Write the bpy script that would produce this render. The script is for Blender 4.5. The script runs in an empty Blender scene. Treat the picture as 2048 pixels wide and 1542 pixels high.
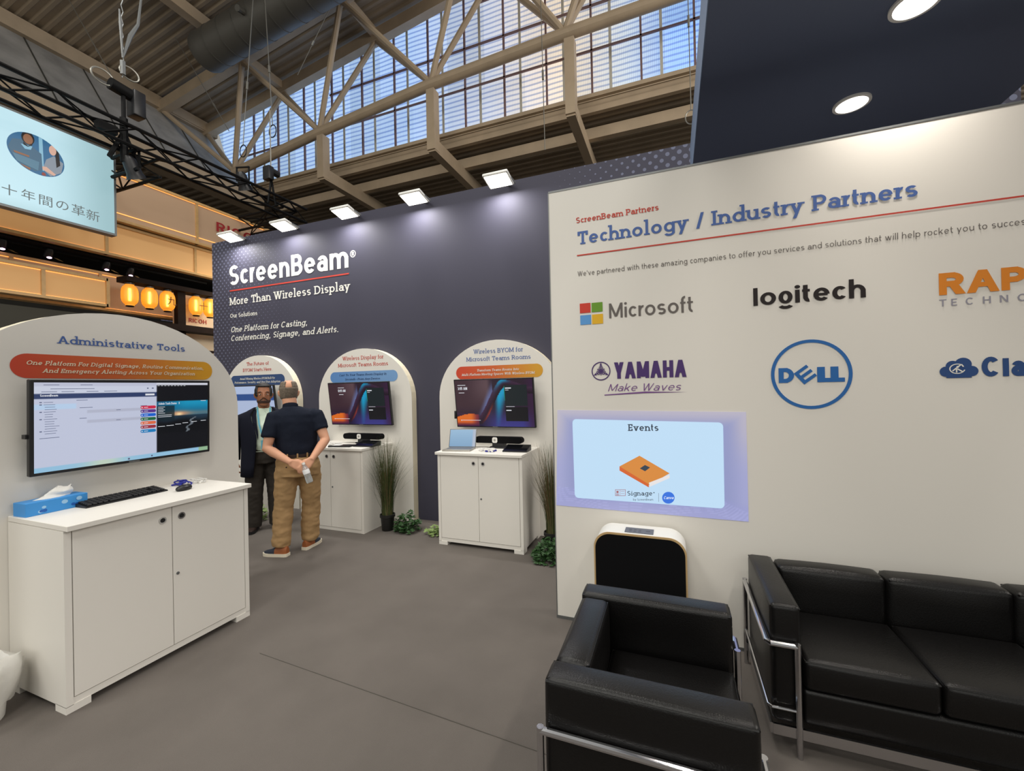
import bpy, bmesh, math, random
from mathutils import Vector as V, Matrix
random.seed(7)
C = bpy.context.scene.collection
PI = math.pi

# ---------------------------------------------------------------- camera
FPX = 840.0; YAW, PIT, ROL = 0.36541, 0.004897, 0.021308; EYE = 1.63
_f = V((-math.sin(YAW)*math.cos(PIT), math.cos(YAW)*math.cos(PIT), math.sin(PIT)))
_r = V((math.cos(YAW), math.sin(YAW), 0)); _d = _f.cross(_r)
CR = _r*math.cos(ROL) + _d*math.sin(ROL); CD = -_r*math.sin(ROL) + _d*math.cos(ROL)
cam = bpy.data.cameras.new('camera'); cam.sensor_width = 36; cam.lens = FPX/2048*36; cam.clip_end = 200
camo = bpy.data.objects.new('camera', cam); C.objects.link(camo)
camo.matrix_world = Matrix(((CR.x, -CD.x, -_f.x, 0), (CR.y, -CD.y, -_f.y, 0), (CR.z, -CD.z, -_f.z, EYE), (0, 0, 0, 1)))
bpy.context.scene.camera = camo
def at(px, py, X=None, Y=None, Z=None):
    """the point of the plane X=, Y= or Z= that stands at this spot of the photograph"""
    d = CR*((px-1024)/FPX) + CD*((py-771)/FPX) + _f
    t = X/d.x if X is not None else Y/d.y if Y is not None else (Z-EYE)/d.z
    return V((0, 0, EYE)) + d*t

# ---------------------------------------------------------------- light and exposure
sc = bpy.context.scene
sc.view_settings.view_transform = 'Standard'; sc.view_settings.look = 'None'
sc.view_settings.exposure = 0.17; sc.view_settings.gamma = 1.0; sc.view_settings.use_curve_mapping = False
def lin(c):
    return tuple((x/255/12.92 if x/255 <= .04045 else ((x/255+.055)/1.055)**2.4) for x in c)
w = bpy.data.worlds.new('hall_daylight'); sc.world = w; w.use_nodes = True
w.node_tree.nodes['Background'].inputs[0].default_value = (.97, .965, .92, 1)
w.node_tree.nodes['Background'].inputs[1].default_value = 0.30
def area(name, loc, tgt, sx, sy, power, col=(.98, .95, .88), spread=180):
    l = bpy.data.lights.new(name, 'AREA'); l.shape = 'RECTANGLE'; l.size = sx; l.size_y = sy; l.energy = power; l.color = col
    l.spread = math.radians(spread)
    o = bpy.data.objects.new(name, l); C.objects.link(o); o.location = loc
    o.rotation_euler = (V(tgt)-V(loc)).to_track_quat('-Z', 'Y').to_euler(); return o
for hx, hy in ((-6, -3), (3, -4), (-1, -7)):
    area('hall_lamp', (hx, hy, 11), (hx+.3, hy+2.5, 0), 2.5, 2.5, 300)
area('hall_lamp', (-3.2, 2.6, 11.5), (-3.2, 2.7, 0), 1.2, 1.2, 260)
area('gable_fill', (-4, -16, 9), (-6, 6, 8), 26, 6, 900, (.98, .96, .88))        # unseen fill light behind the camera, added to lift the dark upper hall
area('side_fill', (16, 5, 10), (-12, 7, 9), 12, 5, 1500, (1, .94, .87))  # unseen fill from the right, added to brighten cladding and roof steel

# ---------------------------------------------------------------- materials
MT = {}
def mat(name, rgb, rough=.6, metal=0, emit=None, es=1.0, spec=.5, bump=0, bscale=60, var=0, vscale=8, trans=0, alpha=1, coat=0):
    m = bpy.data.materials.new(name); m.use_nodes = True; nt = m.node_tree; b = nt.nodes['Principled BSDF']
    col = lin(rgb)+(1,)
    b.inputs['Base Color'].default_value = col; b.inputs['Roughness'].default_value = rough; b.inputs['Metallic'].default_value = metal
    b.inputs['Specular IOR Level'].default_value = spec; b.inputs['Transmission Weight'].default_value = trans; b.inputs['Alpha'].default_value = alpha
    b.inputs['Coat Weight'].default_value = coat
    if emit: b.inputs['Emission Color'].default_value = lin(emit)+(1,); b.inputs['Emission Strength'].default_value = es
    if bump or var:
        tc = nt.nodes.new('ShaderNodeTexCoord'); n = nt.nodes.new('ShaderNodeTexNoise'); n.inputs['Detail'].default_value = 6
        nt.links.new(tc.outputs['Object'], n.inputs['Vector'])
        if var:
            n.inputs['Scale'].default_value = vscale
            mx = nt.nodes.new('ShaderNodeMixRGB'); mx.blend_type = 'MULTIPLY'; mx.inputs[1].default_value = col
            cr = nt.nodes.new('ShaderNodeValToRGB'); cr.color_ramp.elements[0].position = .3; cr.color_ramp.elements[1].position = .7
            cr.color_ramp.elements[0].color = (1-var,)*3+(1,); cr.color_ramp.elements[1].color = (1+var*.3,)*3+(1,)
            nt.links.new(n.outputs['Fac'], cr.inputs['Fac']); nt.links.new(cr.outputs[0], mx.inputs[2]); mx.inputs[0].default_value = 1
            nt.links.new(mx.outputs[0], b.inputs['Base Color'])
        if bump:
            n2 = nt.nodes.new('ShaderNodeTexNoise'); n2.inputs['Scale'].default_value = bscale; n2.inputs['Detail'].default_value = 4
            nt.links.new(tc.outputs['Object'], n2.inputs['Vector'])
            bp = nt.nodes.new('ShaderNodeBump'); bp.inputs['Strength'].default_value = bump; bp.inputs['Distance'].default_value = .01
            nt.links.new(n2.outputs['Fac'], bp.inputs['Height']); nt.links.new(bp.outputs[0], b.inputs['Normal'])
    MT[name] = m; return m
def M(name): return MT[name]
def gradmat(name, c0, c1, axis, a, b_, mid=None):
    """a printed colour gradient along one axis of the object's own space"""
    m = mat(name, c0, .55); nt = m.node_tree
    tc = nt.nodes.new('ShaderNodeTexCoord'); s = nt.nodes.new('ShaderNodeSeparateXYZ'); mr = nt.nodes.new('ShaderNodeMapRange')
    mr.inputs[1].default_value = a; mr.inputs[2].default_value = b_
    cr = nt.nodes.new('ShaderNodeValToRGB'); cr.color_ramp.elements[0].color = lin(c0)+(1,); cr.color_ramp.elements[1].color = lin(c1)+(1,)
    if mid: e = cr.color_ramp.elements.new(.5); e.color = lin(mid)+(1,)
    nt.links.new(tc.outputs['Object'], s.inputs[0]); nt.links.new(s.outputs[axis], mr.inputs[0]); nt.links.new(mr.outputs[0], cr.inputs[0])
    nt.links.new(cr.outputs[0], nt.nodes['Principled BSDF'].inputs['Base Color']); return m
def vcolmat(name, strength, base=0.0):
    """a picture that gives off light: emission from the mesh's own colour attribute"""
    m = mat(name, (5, 5, 6), .25); nt = m.node_tree; b = nt.nodes['Principled BSDF']
    a = nt.nodes.new('ShaderNodeVertexColor'); a.layer_name = 'Col'
    nt.links.new(a.outputs[0], b.inputs['Emission Color']); b.inputs['Emission Strength'].default_value = strength
    if base: b.inputs['Base Color'].default_value = (base,)*3+(1,); b.inputs['Roughness'].default_value = .8
    return m
mat('carpet', (108, 102, 97), .95, spec=.1, bump=.35, bscale=400, var=.10, vscale=3)
mat('carpet_tape', (96, 91, 85), .95)
mat('white_panel', (229, 225, 217), .75, spec=.2)
mat('white_wood', (232, 228, 220), .45, spec=.4)
mat('panel_edge', (236, 226, 200), .6)
mat('gap', (70, 66, 60), .9)
mat('rim_dark', (30, 30, 34), .5)
mat('navy_canopy', (92, 102, 126), .55, spec=.3)
mat('navy_fascia', (120, 140, 170), .5)
mat('chrome', (215, 215, 218), .12, 1)
mat('black_hole', (18, 18, 18), .6)
mat('black_leather', (9, 8, 8), .36, spec=.36, bump=.12, bscale=180)
mat('black_fabric', (12, 12, 14), .9, spec=.15)
mat('black_plastic', (22, 22, 25), .4)
mat('black_metal', (9, 9, 10), .6, spec=.2)
mat('grey_metal', (120, 122, 122), .45, .6)
mat('duct_metal', (108, 106, 100), .5, .5, bump=.3, bscale=25)
mat('beige_steel', (190, 170, 144), .6, spec=.3, var=.12, vscale=2)
mat('roof_sheet', (160, 144, 122), .6, var=.15, vscale=1)
mat('cladding', (178, 176, 172), .85, var=.35, vscale=1.2)
mat('dark_wall', (72, 70, 64), .9, var=.3, vscale=.6)
mat('steel_wire', (150, 148, 140), .4, .5)
mat('oak', (200, 160, 104), .5, var=.12, vscale=14)
mat('paper', (204, 166, 116), .8, emit=(255, 176, 96), es=.16)
mat('paper_grey', (176, 150, 124), .8, emit=(255, 190, 140), es=.06)
mat('led_strip', (255, 190, 110), .5, emit=(255, 166, 84), es=1.3)
mat('dark_wood', (34, 22, 17), .7, spec=.15, var=.3, vscale=10)
mat('lantern', (245, 190, 84), .4, emit=(255, 166, 40), es=.22, trans=.5)
mat('bulb', (255, 240, 200), .5, emit=(255, 220, 130), es=12)
mat('pink_lens', (255, 190, 230), .3, emit=(255, 205, 240), es=5)
mat('lamp_glow', (255, 250, 235), .4, emit=(255, 247, 228), es=6)
mat('lamp_frame', (232, 232, 228), .45)
mat('downlight_glow', (255, 255, 255), .4, emit=(255, 244, 236), es=5)
mat('white_plastic', (232, 230, 224), .35)
mat('tan_edge', (196, 164, 116), .5)
mat('grey_pad', (96, 100, 110), .5)
mat('silver', (176, 172, 164), .35, .7)
mat('bag', (226, 224, 218), .35, spec=.5, bump=.6, bscale=14, trans=.25)
mat('tissue', (244, 242, 236), .9)
mat('tissue_box', (60, 150, 224), .5)
mat('tissue_box_dark', (24, 92, 180), .5)
mat('tissue_box_pale', (160, 208, 244), .5)
mat('blue_cable', (36, 44, 150), .4)
mat('white_cable', (228, 226, 222), .4)
mat('pot', (26, 25, 24), .5)
mat('grass', (70, 84, 40), .6, var=.4, vscale=30)
mat('grass_dry', (112, 92, 60), .6, var=.3, vscale=30)
mat('ivy', (48, 84, 40), .5, var=.35, vscale=40)
mat('ivy_pale', (134, 158, 92), .5, var=.3, vscale=40)
mat('skin', (212, 158, 128), .55, spec=.35)
mat('skin_brown', (150, 100, 72), .5, spec=.35)
mat('navy_shirt', (26, 31, 44), .85, spec=.15, bump=.2, bscale=40)
mat('khaki', (170, 138, 98), .85, spec=.15, bump=.25, bscale=24, var=.12, vscale=9)
mat('belt', (40, 26, 22), .45)
mat('hair_grey', (124, 112, 98), .85, var=.45, vscale=60)
mat('beard_brown', (62, 42, 33), .8); mat('hair_black', (24, 21, 20), .6)
mat('blazer', (22, 24, 36), .85, spec=.15)
mat('pale_shirt', (206, 222, 204), .8)
mat('dark_trousers', (40, 34, 28), .85)
mat('lanyard', (90, 168, 190), .6)
mat('shoe_navy', (40, 46, 60), .8); mat('shoe_tan', (150, 86, 44), .6); mat('shoe_sole', (226, 216, 196), .7); mat('shoe_dark', (44, 30, 24), .5)
mat('eye_white', (220, 214, 206), .3); mat('lip', (150, 90, 76), .5)
mat('bottle', (232, 240, 244), .1, trans=.75, spec=.6); mat('bottle_label', (238, 238, 240), .5)
INK = dict(blue=(76, 104, 166), red=(196, 66, 52), grey=(104, 98, 94), black=(34, 26, 26), orange=(222, 134, 40), purple=(76, 52, 110), purple2=(120, 78, 140),
  dell=(44, 104, 172), cla=(46, 76, 128), white=(232, 230, 222), msr=(204, 62, 46), msg=(104, 150, 44), msb=(92, 154, 214), msy=(226, 176, 40), slate=(150, 148, 160),
  navy=(36, 50, 86), ricoh=(160, 44, 48), ink=(60, 40, 20), warm=(238, 226, 196), navytext=(40, 60, 100))
for k, v in INK.items(): mat('ink_'+k, v, .55, spec=.3)
def emis(name, rgb, es=1.0): return mat(name, (8, 8, 8), .3, emit=rgb, es=es)

# ---------------------------------------------------------------- mesh builder
class MB:
    def __init__(s): s.v = []; s.f = []; s.mi = []; s.c = None; s.m = 0
    def add(s, vs, fs):
        o = len(s.v); s.v += [tuple(v) for v in vs]; s.f += [tuple(i+o for i in f) for f in fs]; s.mi += [s.m]*len(fs); return s
    def box(s, x0, x1, y0, y1, z0, z1, bev=0, seg=2, mtx=None):
        if bev:
            bm = bmesh.new(); bmesh.ops.create_cube(bm, size=1)
            for v in bm.verts: v.co = V(((x0+x1)/2+v.co.x*(x1-x0), (y0+y1)/2+v.co.y*(y1-y0), (z0+z1)/2+v.co.z*(z1-z0)))
            bmesh.ops.bevel(bm, geom=bm.edges[:], offset=bev, segments=seg, affect='EDGES', profile=.5)
            bm.verts.index_update(); vs = [v.co.copy() for v in bm.verts]; fs = [[v.index for v in f.verts] for f in bm.faces]; bm.free()
        else:
            vs = [V((x, y, z)) for z in (z0, z1) for y in (y0, y1) for x in (x0, x1)]
            fs = [(0, 2, 3, 1), (4, 5, 7, 6), (0, 1, 5, 4), (2, 6, 7, 3), (0, 4, 6, 2), (1, 3, 7, 5)]
        if mtx: vs = [mtx@v for v in vs]
        return s.add(vs, fs)
    def tube(s, pts, r, n=8, cap=True, flat=None):
        pts = [V(p) for p in pts]; k = len(pts); rs = r if isinstance(r, (list, tuple)) else [r]*k
        vs = []; fs = []; up = None
        for i, p in enumerate(pts):
            t = (pts[min(i+1, k-1)]-pts[max(i-1, 0)])
            t = t.normalized() if t.length > 1e-9 else V((0, 0, 1))
            if up is None: up = V((0, 0, 1)) if abs(t.z) < .9 else V((1, 0, 0))
            a = t.cross(up).normalized(); b = a.cross(t).normalized(); up = b
            for j in range(n):
                q = 2*PI*j/n; vs.append(p + a*(math.cos(q)*rs[i]) + b*(math.sin(q)*rs[i]*(flat or 1)))
        for i in range(k-1):
            for j in range(n):
                j2 = (j+1) % n; fs.append((i*n+j, i*n+j2, (i+1)*n+j2, (i+1)*n+j))
        if cap: fs.append(tuple(reversed(range(n)))); fs.append(tuple((k-1)*n+j for j in range(n)))
        return s.add(vs, fs)
    def bar(s, a, b, w, h):
        """rectangular bar from a to b, w across (horizontal), h deep"""
        a = V(a); b = V(b); t = (b-a).normalized(); up = V((0, 0, 1)) if abs(t.z) < .95 else V((0, 1, 0))
        x = t.cross(up).normalized()*(w/2); y = x.cross(t).normalized()*(h/2)
        vs = [p+sx*x+sy*y for p in (a, b) for sx, sy in ((-1, -1), (1, -1), (1, 1), (-1, 1))]
        return s.add(vs, [(0, 1, 2, 3), (7, 6, 5, 4), (0, 4, 5, 1), (1, 5, 6, 2), (2, 6, 7, 3), (3, 7, 4, 0)])
    def rings(s, rs, n=24):
        """stack of horizontal ellipses (cx, cy, z, rx, ry) closed at both ends"""
        vs = []; fs = []
        for cx, cy, z, rx, ry in rs:
            for j in range(n): q = 2*PI*j/n; vs.append((cx+rx*math.cos(q), cy+ry*math.sin(q), z))
        for i in range(len(rs)-1):
            for j in range(n): j2 = (j+1) % n; fs.append((i*n+j, i*n+j2, (i+1)*n+j2, (i+1)*n+j))
        fs.append(tuple(reversed(range(n)))); fs.append(tuple((len(rs)-1)*n+j for j in range(n)))
        return s.add(vs, fs)
    def ball(s, c, rx, ry, rz, n=12, m=8):
        c = V(c); rs = []
        for i in range(m+1):
            q = -PI/2+PI*i/m; rs.append((c.x, c.y, c.z+rz*math.sin(q), max(rx*math.cos(q), 1e-4), max(ry*math.cos(q), 1e-4)))
        return s.rings(rs, n)
    def lathe(s, prof, c=(0, 0, 0), n=20, mtx=None):
        c = V(c); vs = []; fs = []
        for r, z in prof:
            for j in range(n):
                q = 2*PI*j/n; p = V((r*math.cos(q), r*math.sin(q), z)); vs.append((mtx@p if mtx else p)+c)
        for i in range(len(prof)-1):
            for j in range(n): j2 = (j+1) % n; fs.append((i*n+j, i*n+j2, (i+1)*n+j2, (i+1)*n+j))
        fs.append(tuple(reversed(range(n)))); fs.append(tuple((len(prof)-1)*n+j for j in range(n)))
        return s.add(vs, fs)
    def poly(s, pts): return s.add(pts, [tuple(range(len(pts)))])
    def prism(s, pts, dv):
        """closed outline pts pushed along dv"""
        n = len(pts); dv = V(dv); vs = [V(p) for p in pts]+[V(p)+dv for p in pts]
        return s.add(vs, [tuple(reversed(range(n))), tuple(range(n, 2*n))]+[(i, (i+1) % n, (i+1) % n+n, i+n) for i in range(n)])
    def build(s, name, m, parent=None, smooth=30, loc=None):
        me = bpy.data.meshes.new(name); me.from_pydata(s.v, [], s.f); me.update()
        ms = m if isinstance(m, (list, tuple)) else [m]
        for q in ms: me.materials.append(M(q) if isinstance(q, str) else q)
        if len(ms) > 1: me.polygons.foreach_set('material_index', s.mi)
        if s.c:
            a = me.color_attributes.new('Col', 'FLOAT_COLOR', 'POINT'); a.data.foreach_set('color', [x for c in s.c for x in c])
        if smooth:
            bm = bmesh.new(); bm.from_mesh(me); bmesh.ops.recalc_face_normals(bm, faces=bm.faces[:]); bm.to_mesh(me); bm.free()
            me.polygons.foreach_set('use_smooth', [True]*len(me.polygons)); me.set_sharp_from_angle(angle=math.radians(smooth))
        o = bpy.data.objects.new(name, me); C.objects.link(o)
        if parent: o.parent = parent
        if loc is not None: o.location = loc
        return o
def thing(name, label, cat, loc=(0, 0, 0), rz=0, group=None):
    o = bpy.data.objects.new(name, None); C.objects.link(o); o.empty_display_size = .1
    o.location = loc; o.rotation_euler = (0, 0, rz); return tag(o, label, cat, group)
def tag(o, label, cat, group=None, kind=None):
    o['label'] = label; o['category'] = cat
    if group: o['group'] = group
    if kind: o['kind'] = kind
    return o
def struct(o, label=None):
    o['kind'] = 'structure'
    if label: o['label'] = label
    return o
def copy_tree(o, parent=None):
    c = o.copy(); C.objects.link(c)
    if parent: c.parent = parent
    for ch in [q for q in o.children]: copy_tree(ch, c)
    return c
def fuse(mb, name, m, vox, smooth=4, parent=None):
    """one continuous surface out of overlapping lofts"""
    o = mb.build('tmp', m, smooth=0); md = o.modifiers.new('r', 'REMESH'); md.mode = 'VOXEL'; md.voxel_size = vox
    s = o.modifiers.new('s', 'SMOOTH'); s.factor = .5; s.iterations = smooth
    dg = bpy.context.evaluated_depsgraph_get(); me = bpy.data.meshes.new_from_object(o.evaluated_get(dg)); old = o.data
    bpy.data.objects.remove(o); bpy.data.meshes.remove(old)
    me.name = name; me.polygons.foreach_set('use_smooth', [True]*len(me.polygons))
    me.materials.clear(); me.materials.append(M(m))
    r = bpy.data.objects.new(name, me); C.objects.link(r)
    if parent: r.parent = parent
    return r
def picture(name, fn, nu, nv, O, U, W_, m, parent=None):
    """flat grid O + u*U + v*W coloured by fn(u, v) -> sRGB 0..255"""
    mb = MB(); O = V(O); U = V(U); W_ = V(W_); mb.c = []
    for j in range(nv+1):
        for i in range(nu+1):
            u = i/nu; v = j/nv; mb.v.append(tuple(O+U*u+W_*v)); mb.c.append(lin(fn(u, v))+(1,))
    for j in range(nv):
        for i in range(nu):
            a = j*(nu+1)+i; mb.f.append((a, a+1, a+nu+2, a+nu+1)); mb.mi.append(0)
    return mb.build(name, m, parent, smooth=0)
def wrinkle(o, amp, scale, flat=(1, 1, 1)):
    """cloth folds: move the surface along its normals by layered noise"""
    from mathutils import noise
    me = o.data; nn = [n.vector.copy() for n in me.vertex_normals]; cs = []
    for v, q in zip(me.vertices, nn):
        p = V((v.co.x*flat[0], v.co.y*flat[1], v.co.z*flat[2]))*scale
        cs += list(v.co + q*amp*(noise.noise(p)+.5*noise.noise(p*2.3)))
    me.vertices.foreach_set('co', cs); me.update()
    return o
def mixc(a, b, t):
    t = max(0, min(1, t)); return tuple(x+(y-x)*t for x, y in zip(a, b))
def ss(a, b, x):
    t = max(0, min(1, (x-a)/(b-a))); return t*t*(3-2*t)

# ---------------------------------------------------------------- lettering: strokes with optional slab serifs
_B = 'a .5 .5 .5 .5 0 360;'
GL = {
 'a': (.52, 'a .46 .29 .46 .29 0 360;l 1 0 1 .6;a .5 .6 .5 .4 0 150;sr 1 0'),
 'b': (.58, _B+'l 0 0 0 2;sl 0 2'), 'c': (.5, 'a .5 .5 .5 .5 42 318'), 'd': (.58, _B+'l 1 0 1 2;sl 1 2;sr 1 0'),
 'e': (.55, 'a .5 .5 .5 .5 0 318;h 0 .5 1 .5'), 'f': (.36, 'l .35 0 .35 1.5;a .95 1.5 .6 .5 85 180;h -.1 1 1 1;s .35 0'),
 'g': (.58, _B+'l 1 1 1 -.45;a .5 -.45 .5 .55 200 360;sr 1 1'), 'h': (.54, 'l 0 0 0 2;l 1 0 1 .5;a .5 .5 .5 .5 0 180;s 0 0;s 1 0;sl 0 2'),
 'i': (0, 'l .5 0 .5 1;o .5 1.8;s .5 0;sl .5 1'), 'j': (.3, 'l 1 1 1 -.5;a .4 -.5 .6 .5 250 360;o 1 1.8;sl 1 1'),
 'k': (.52, 'l 0 0 0 2;d .95 1 .05 .38;d .3 .6 1 0;s 0 0;s 1 0;sl 0 2;s .9 1'), 'l': (0, 'l .5 0 .5 2;s .5 0;sl .5 2'),
 'm': (.88, 'l 0 0 0 1;l .5 0 .5 .6;l 1 0 1 .6;a .25 .6 .25 .4 0 180;a .75 .6 .25 .4 0 180;s 0 0;s .5 0;s 1 0;sl 0 1'),
 'n': (.54, 'l 0 0 0 1;l 1 0 1 .5;a .5 .5 .5 .5 0 180;s 0 0;s 1 0;sl 0 1'), 'o': (.58, _B), 'p': (.58, _B+'l 0 -1 0 1;s 0 -1;sl 0 1'),
 'q': (.58, _B+'l 1 -1 1 1;s 1 -1;sr 1 1'), 'r': (.34, 'l 0 0 0 1;a .95 .4 .95 .6 82 180;s 0 0;sl 0 1'),
 's': (.46, 'a .5 .75 .5 .25 35 270;a .5 .25 .5 .25 90 -145'), 't': (.38, 'l .35 .4 .35 1.75;a .9 .4 .55 .4 180 275;h -.1 1 1 1'),
 'u': (.54, 'l 0 .45 0 1;l 1 0 1 1;a .5 .45 .5 .45 180 360;sl 0 1;sl 1 1;sr 1 0'), 'v': (.54, 'd 0 1 .5 0;d .5 0 1 1;s 0 1;s 1 1'),
 'w': (.84, 'd 0 1 .27 0;d .27 0 .5 1;d .5 1 .73 0;d .73 0 1 1;s 0 1;s 1 1'), 'x': (.52, 'd 0 0 1 1;d 0 1 1 0;s 0 0;s 1 0;s 0 1;s 1 1'),
 'y': (.54, 'd 0 1 .52 0;d 1 1 .25 -1;s 0 1;s 1 1'), 'z': (.46, 'l 0 1 1 1;l 0 0 1 0;d 0 0 1 1'),
 'A': (.72, 'd 0 0 .5 1;d .5 1 1 0;h .18 .3 .82 .3;s 0 0;s 1 0'),
 'B': (.58, 'l 0 0 0 1;l 0 1 .5 1;l 0 .53 .5 .53;l 0 0 .5 0;a .48 .765 .44 .235 -90 90;a .5 .265 .5 .265 -90 90;sl 0 0;sl 0 1'),
 'C': (.7, 'a .5 .5 .5 .5 42 318'), 'D': (.68, 'l 0 0 0 1;l 0 1 .4 1;l 0 0 .4 0;a .4 .5 .6 .5 -90 90;sl 0 0;sl 0 1'),
 'E': (.5, 'l 0 0 0 1;l 0 1 1 1;l 0 0 1 0;l 0 .5 .85 .5;sl 0 0;sl 0 1;V 1 1 1 .82;V 1 0 1 .18'), 'F': (.5, 'l 0 0 0 1;l 0 1 1 1;l 0 .5 .85 .5;s 0 0;sl 0 1;V 1 1 1 .82'),
 'G': (.74, 'a .5 .5 .5 .5 42 330;l .95 .12 .95 .45;h .6 .45 1 .45'), 'H': (.66, 'l 0 0 0 1;l 1 0 1 1;l 0 .5 1 .5;s 0 0;s 1 0;s 0 1;s 1 1'),
 'I': (0, 'l .5 0 .5 1;s .5 0;s .5 1'), 'K': (.6, 'l 0 0 0 1;d 1 1 .05 .4;d .3 .62 1 0;s 0 0;s 0 1;s 1 0'), 'L': (.48, 'l 0 0 0 1;l 0 0 1 0;s 0 1;sl 0 0;V 1 0 1 .2'),
 'M': (.8, 'l 0 0 0 1;l 1 0 1 1;d 0 1 .5 .1;d .5 .1 1 1;s 0 0;s 1 0;sl 0 1;sr 1 1'), 'N': (.68, 'l 0 0 0 1;l 1 0 1 1;d 0 1 1 0;s 0 0;sl 0 1;s 1 1'),
 'O': (.78, _B), 'P': (.56, 'l 0 0 0 1;l 0 1 .5 1;l 0 .45 .5 .45;a .5 .725 .5 .275 -90 90;s 0 0;sl 0 1'),
 'R': (.6, 'l 0 0 0 1;l 0 1 .5 1;l 0 .48 .5 .48;a .5 .74 .46 .26 -90 90;d .45 .5 1 0;s 0 0;sl 0 1;sr 1 0'),
 'S': (.56, 'a .5 .75 .5 .25 35 270;a .5 .25 .5 .25 90 -145'), 'T': (.64, 'l .5 0 .5 1;l 0 1 1 1;s .5 0;V 0 1 0 .8;V 1 1 1 .8'),
 'U': (.66, 'l 0 .4 0 1;l 1 .4 1 1;a .5 .4 .5 .4 180 360;s 0 1;s 1 1'), 'V': (.68, 'd 0 1 .5 0;d .5 0 1 1;s 0 1;s 1 1'),
 'W': (1.0, 'd 0 1 .27 0;d .27 0 .5 1;d .5 1 .73 0;d .73 0 1 1;s 0 1;s .5 1;s 1 1'), 'Y': (.64, 'd 0 1 .5 .45;d 1 1 .5 .45;l .5 0 .5 .45;s .5 0;s 0 1;s 1 1'),
 'Z': (.58, 'l 0 1 1 1;l 0 0 1 0;d 0 0 1 1'),
 '1': (.22, 'l 1 0 1 1;d 0 .8 .9 1'), '2': (.5, 'a .5 .7 .5 .3 -20 165;d 0 0 .97 .62;l 0 0 1 0'), '3': (.5, 'a .5 .76 .44 .24 -90 150;a .5 .26 .5 .26 -150 90'),
 '5': (.5, 'l .1 1 .95 1;l .1 .58 .1 1;a .45 .32 .55 .32 -145 130'), '/': (.4, 'd 0 -.1 1 1.05'), '.': (0, 'O .5 0'), ',': (0, 'O .5 0;d .5 0 .2 -.16'),
 "'": (0, 'l .5 .8 .5 1'), ':': (0, 'O .5 .1;O .5 .6'), '-': (.34, 'h 0 .35 1 .35'), '~': (.8, 'h 0 .35 1 .35'), '+': (.4, 'h 0 .8 1 .8;l .5 .65 .5 .95'), '!': (0, 'l .5 .35 .5 1;O .5 0'),
 'Q': (.5, _B+'a .5 -.45 .62 .55 205 335'),
}
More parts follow.
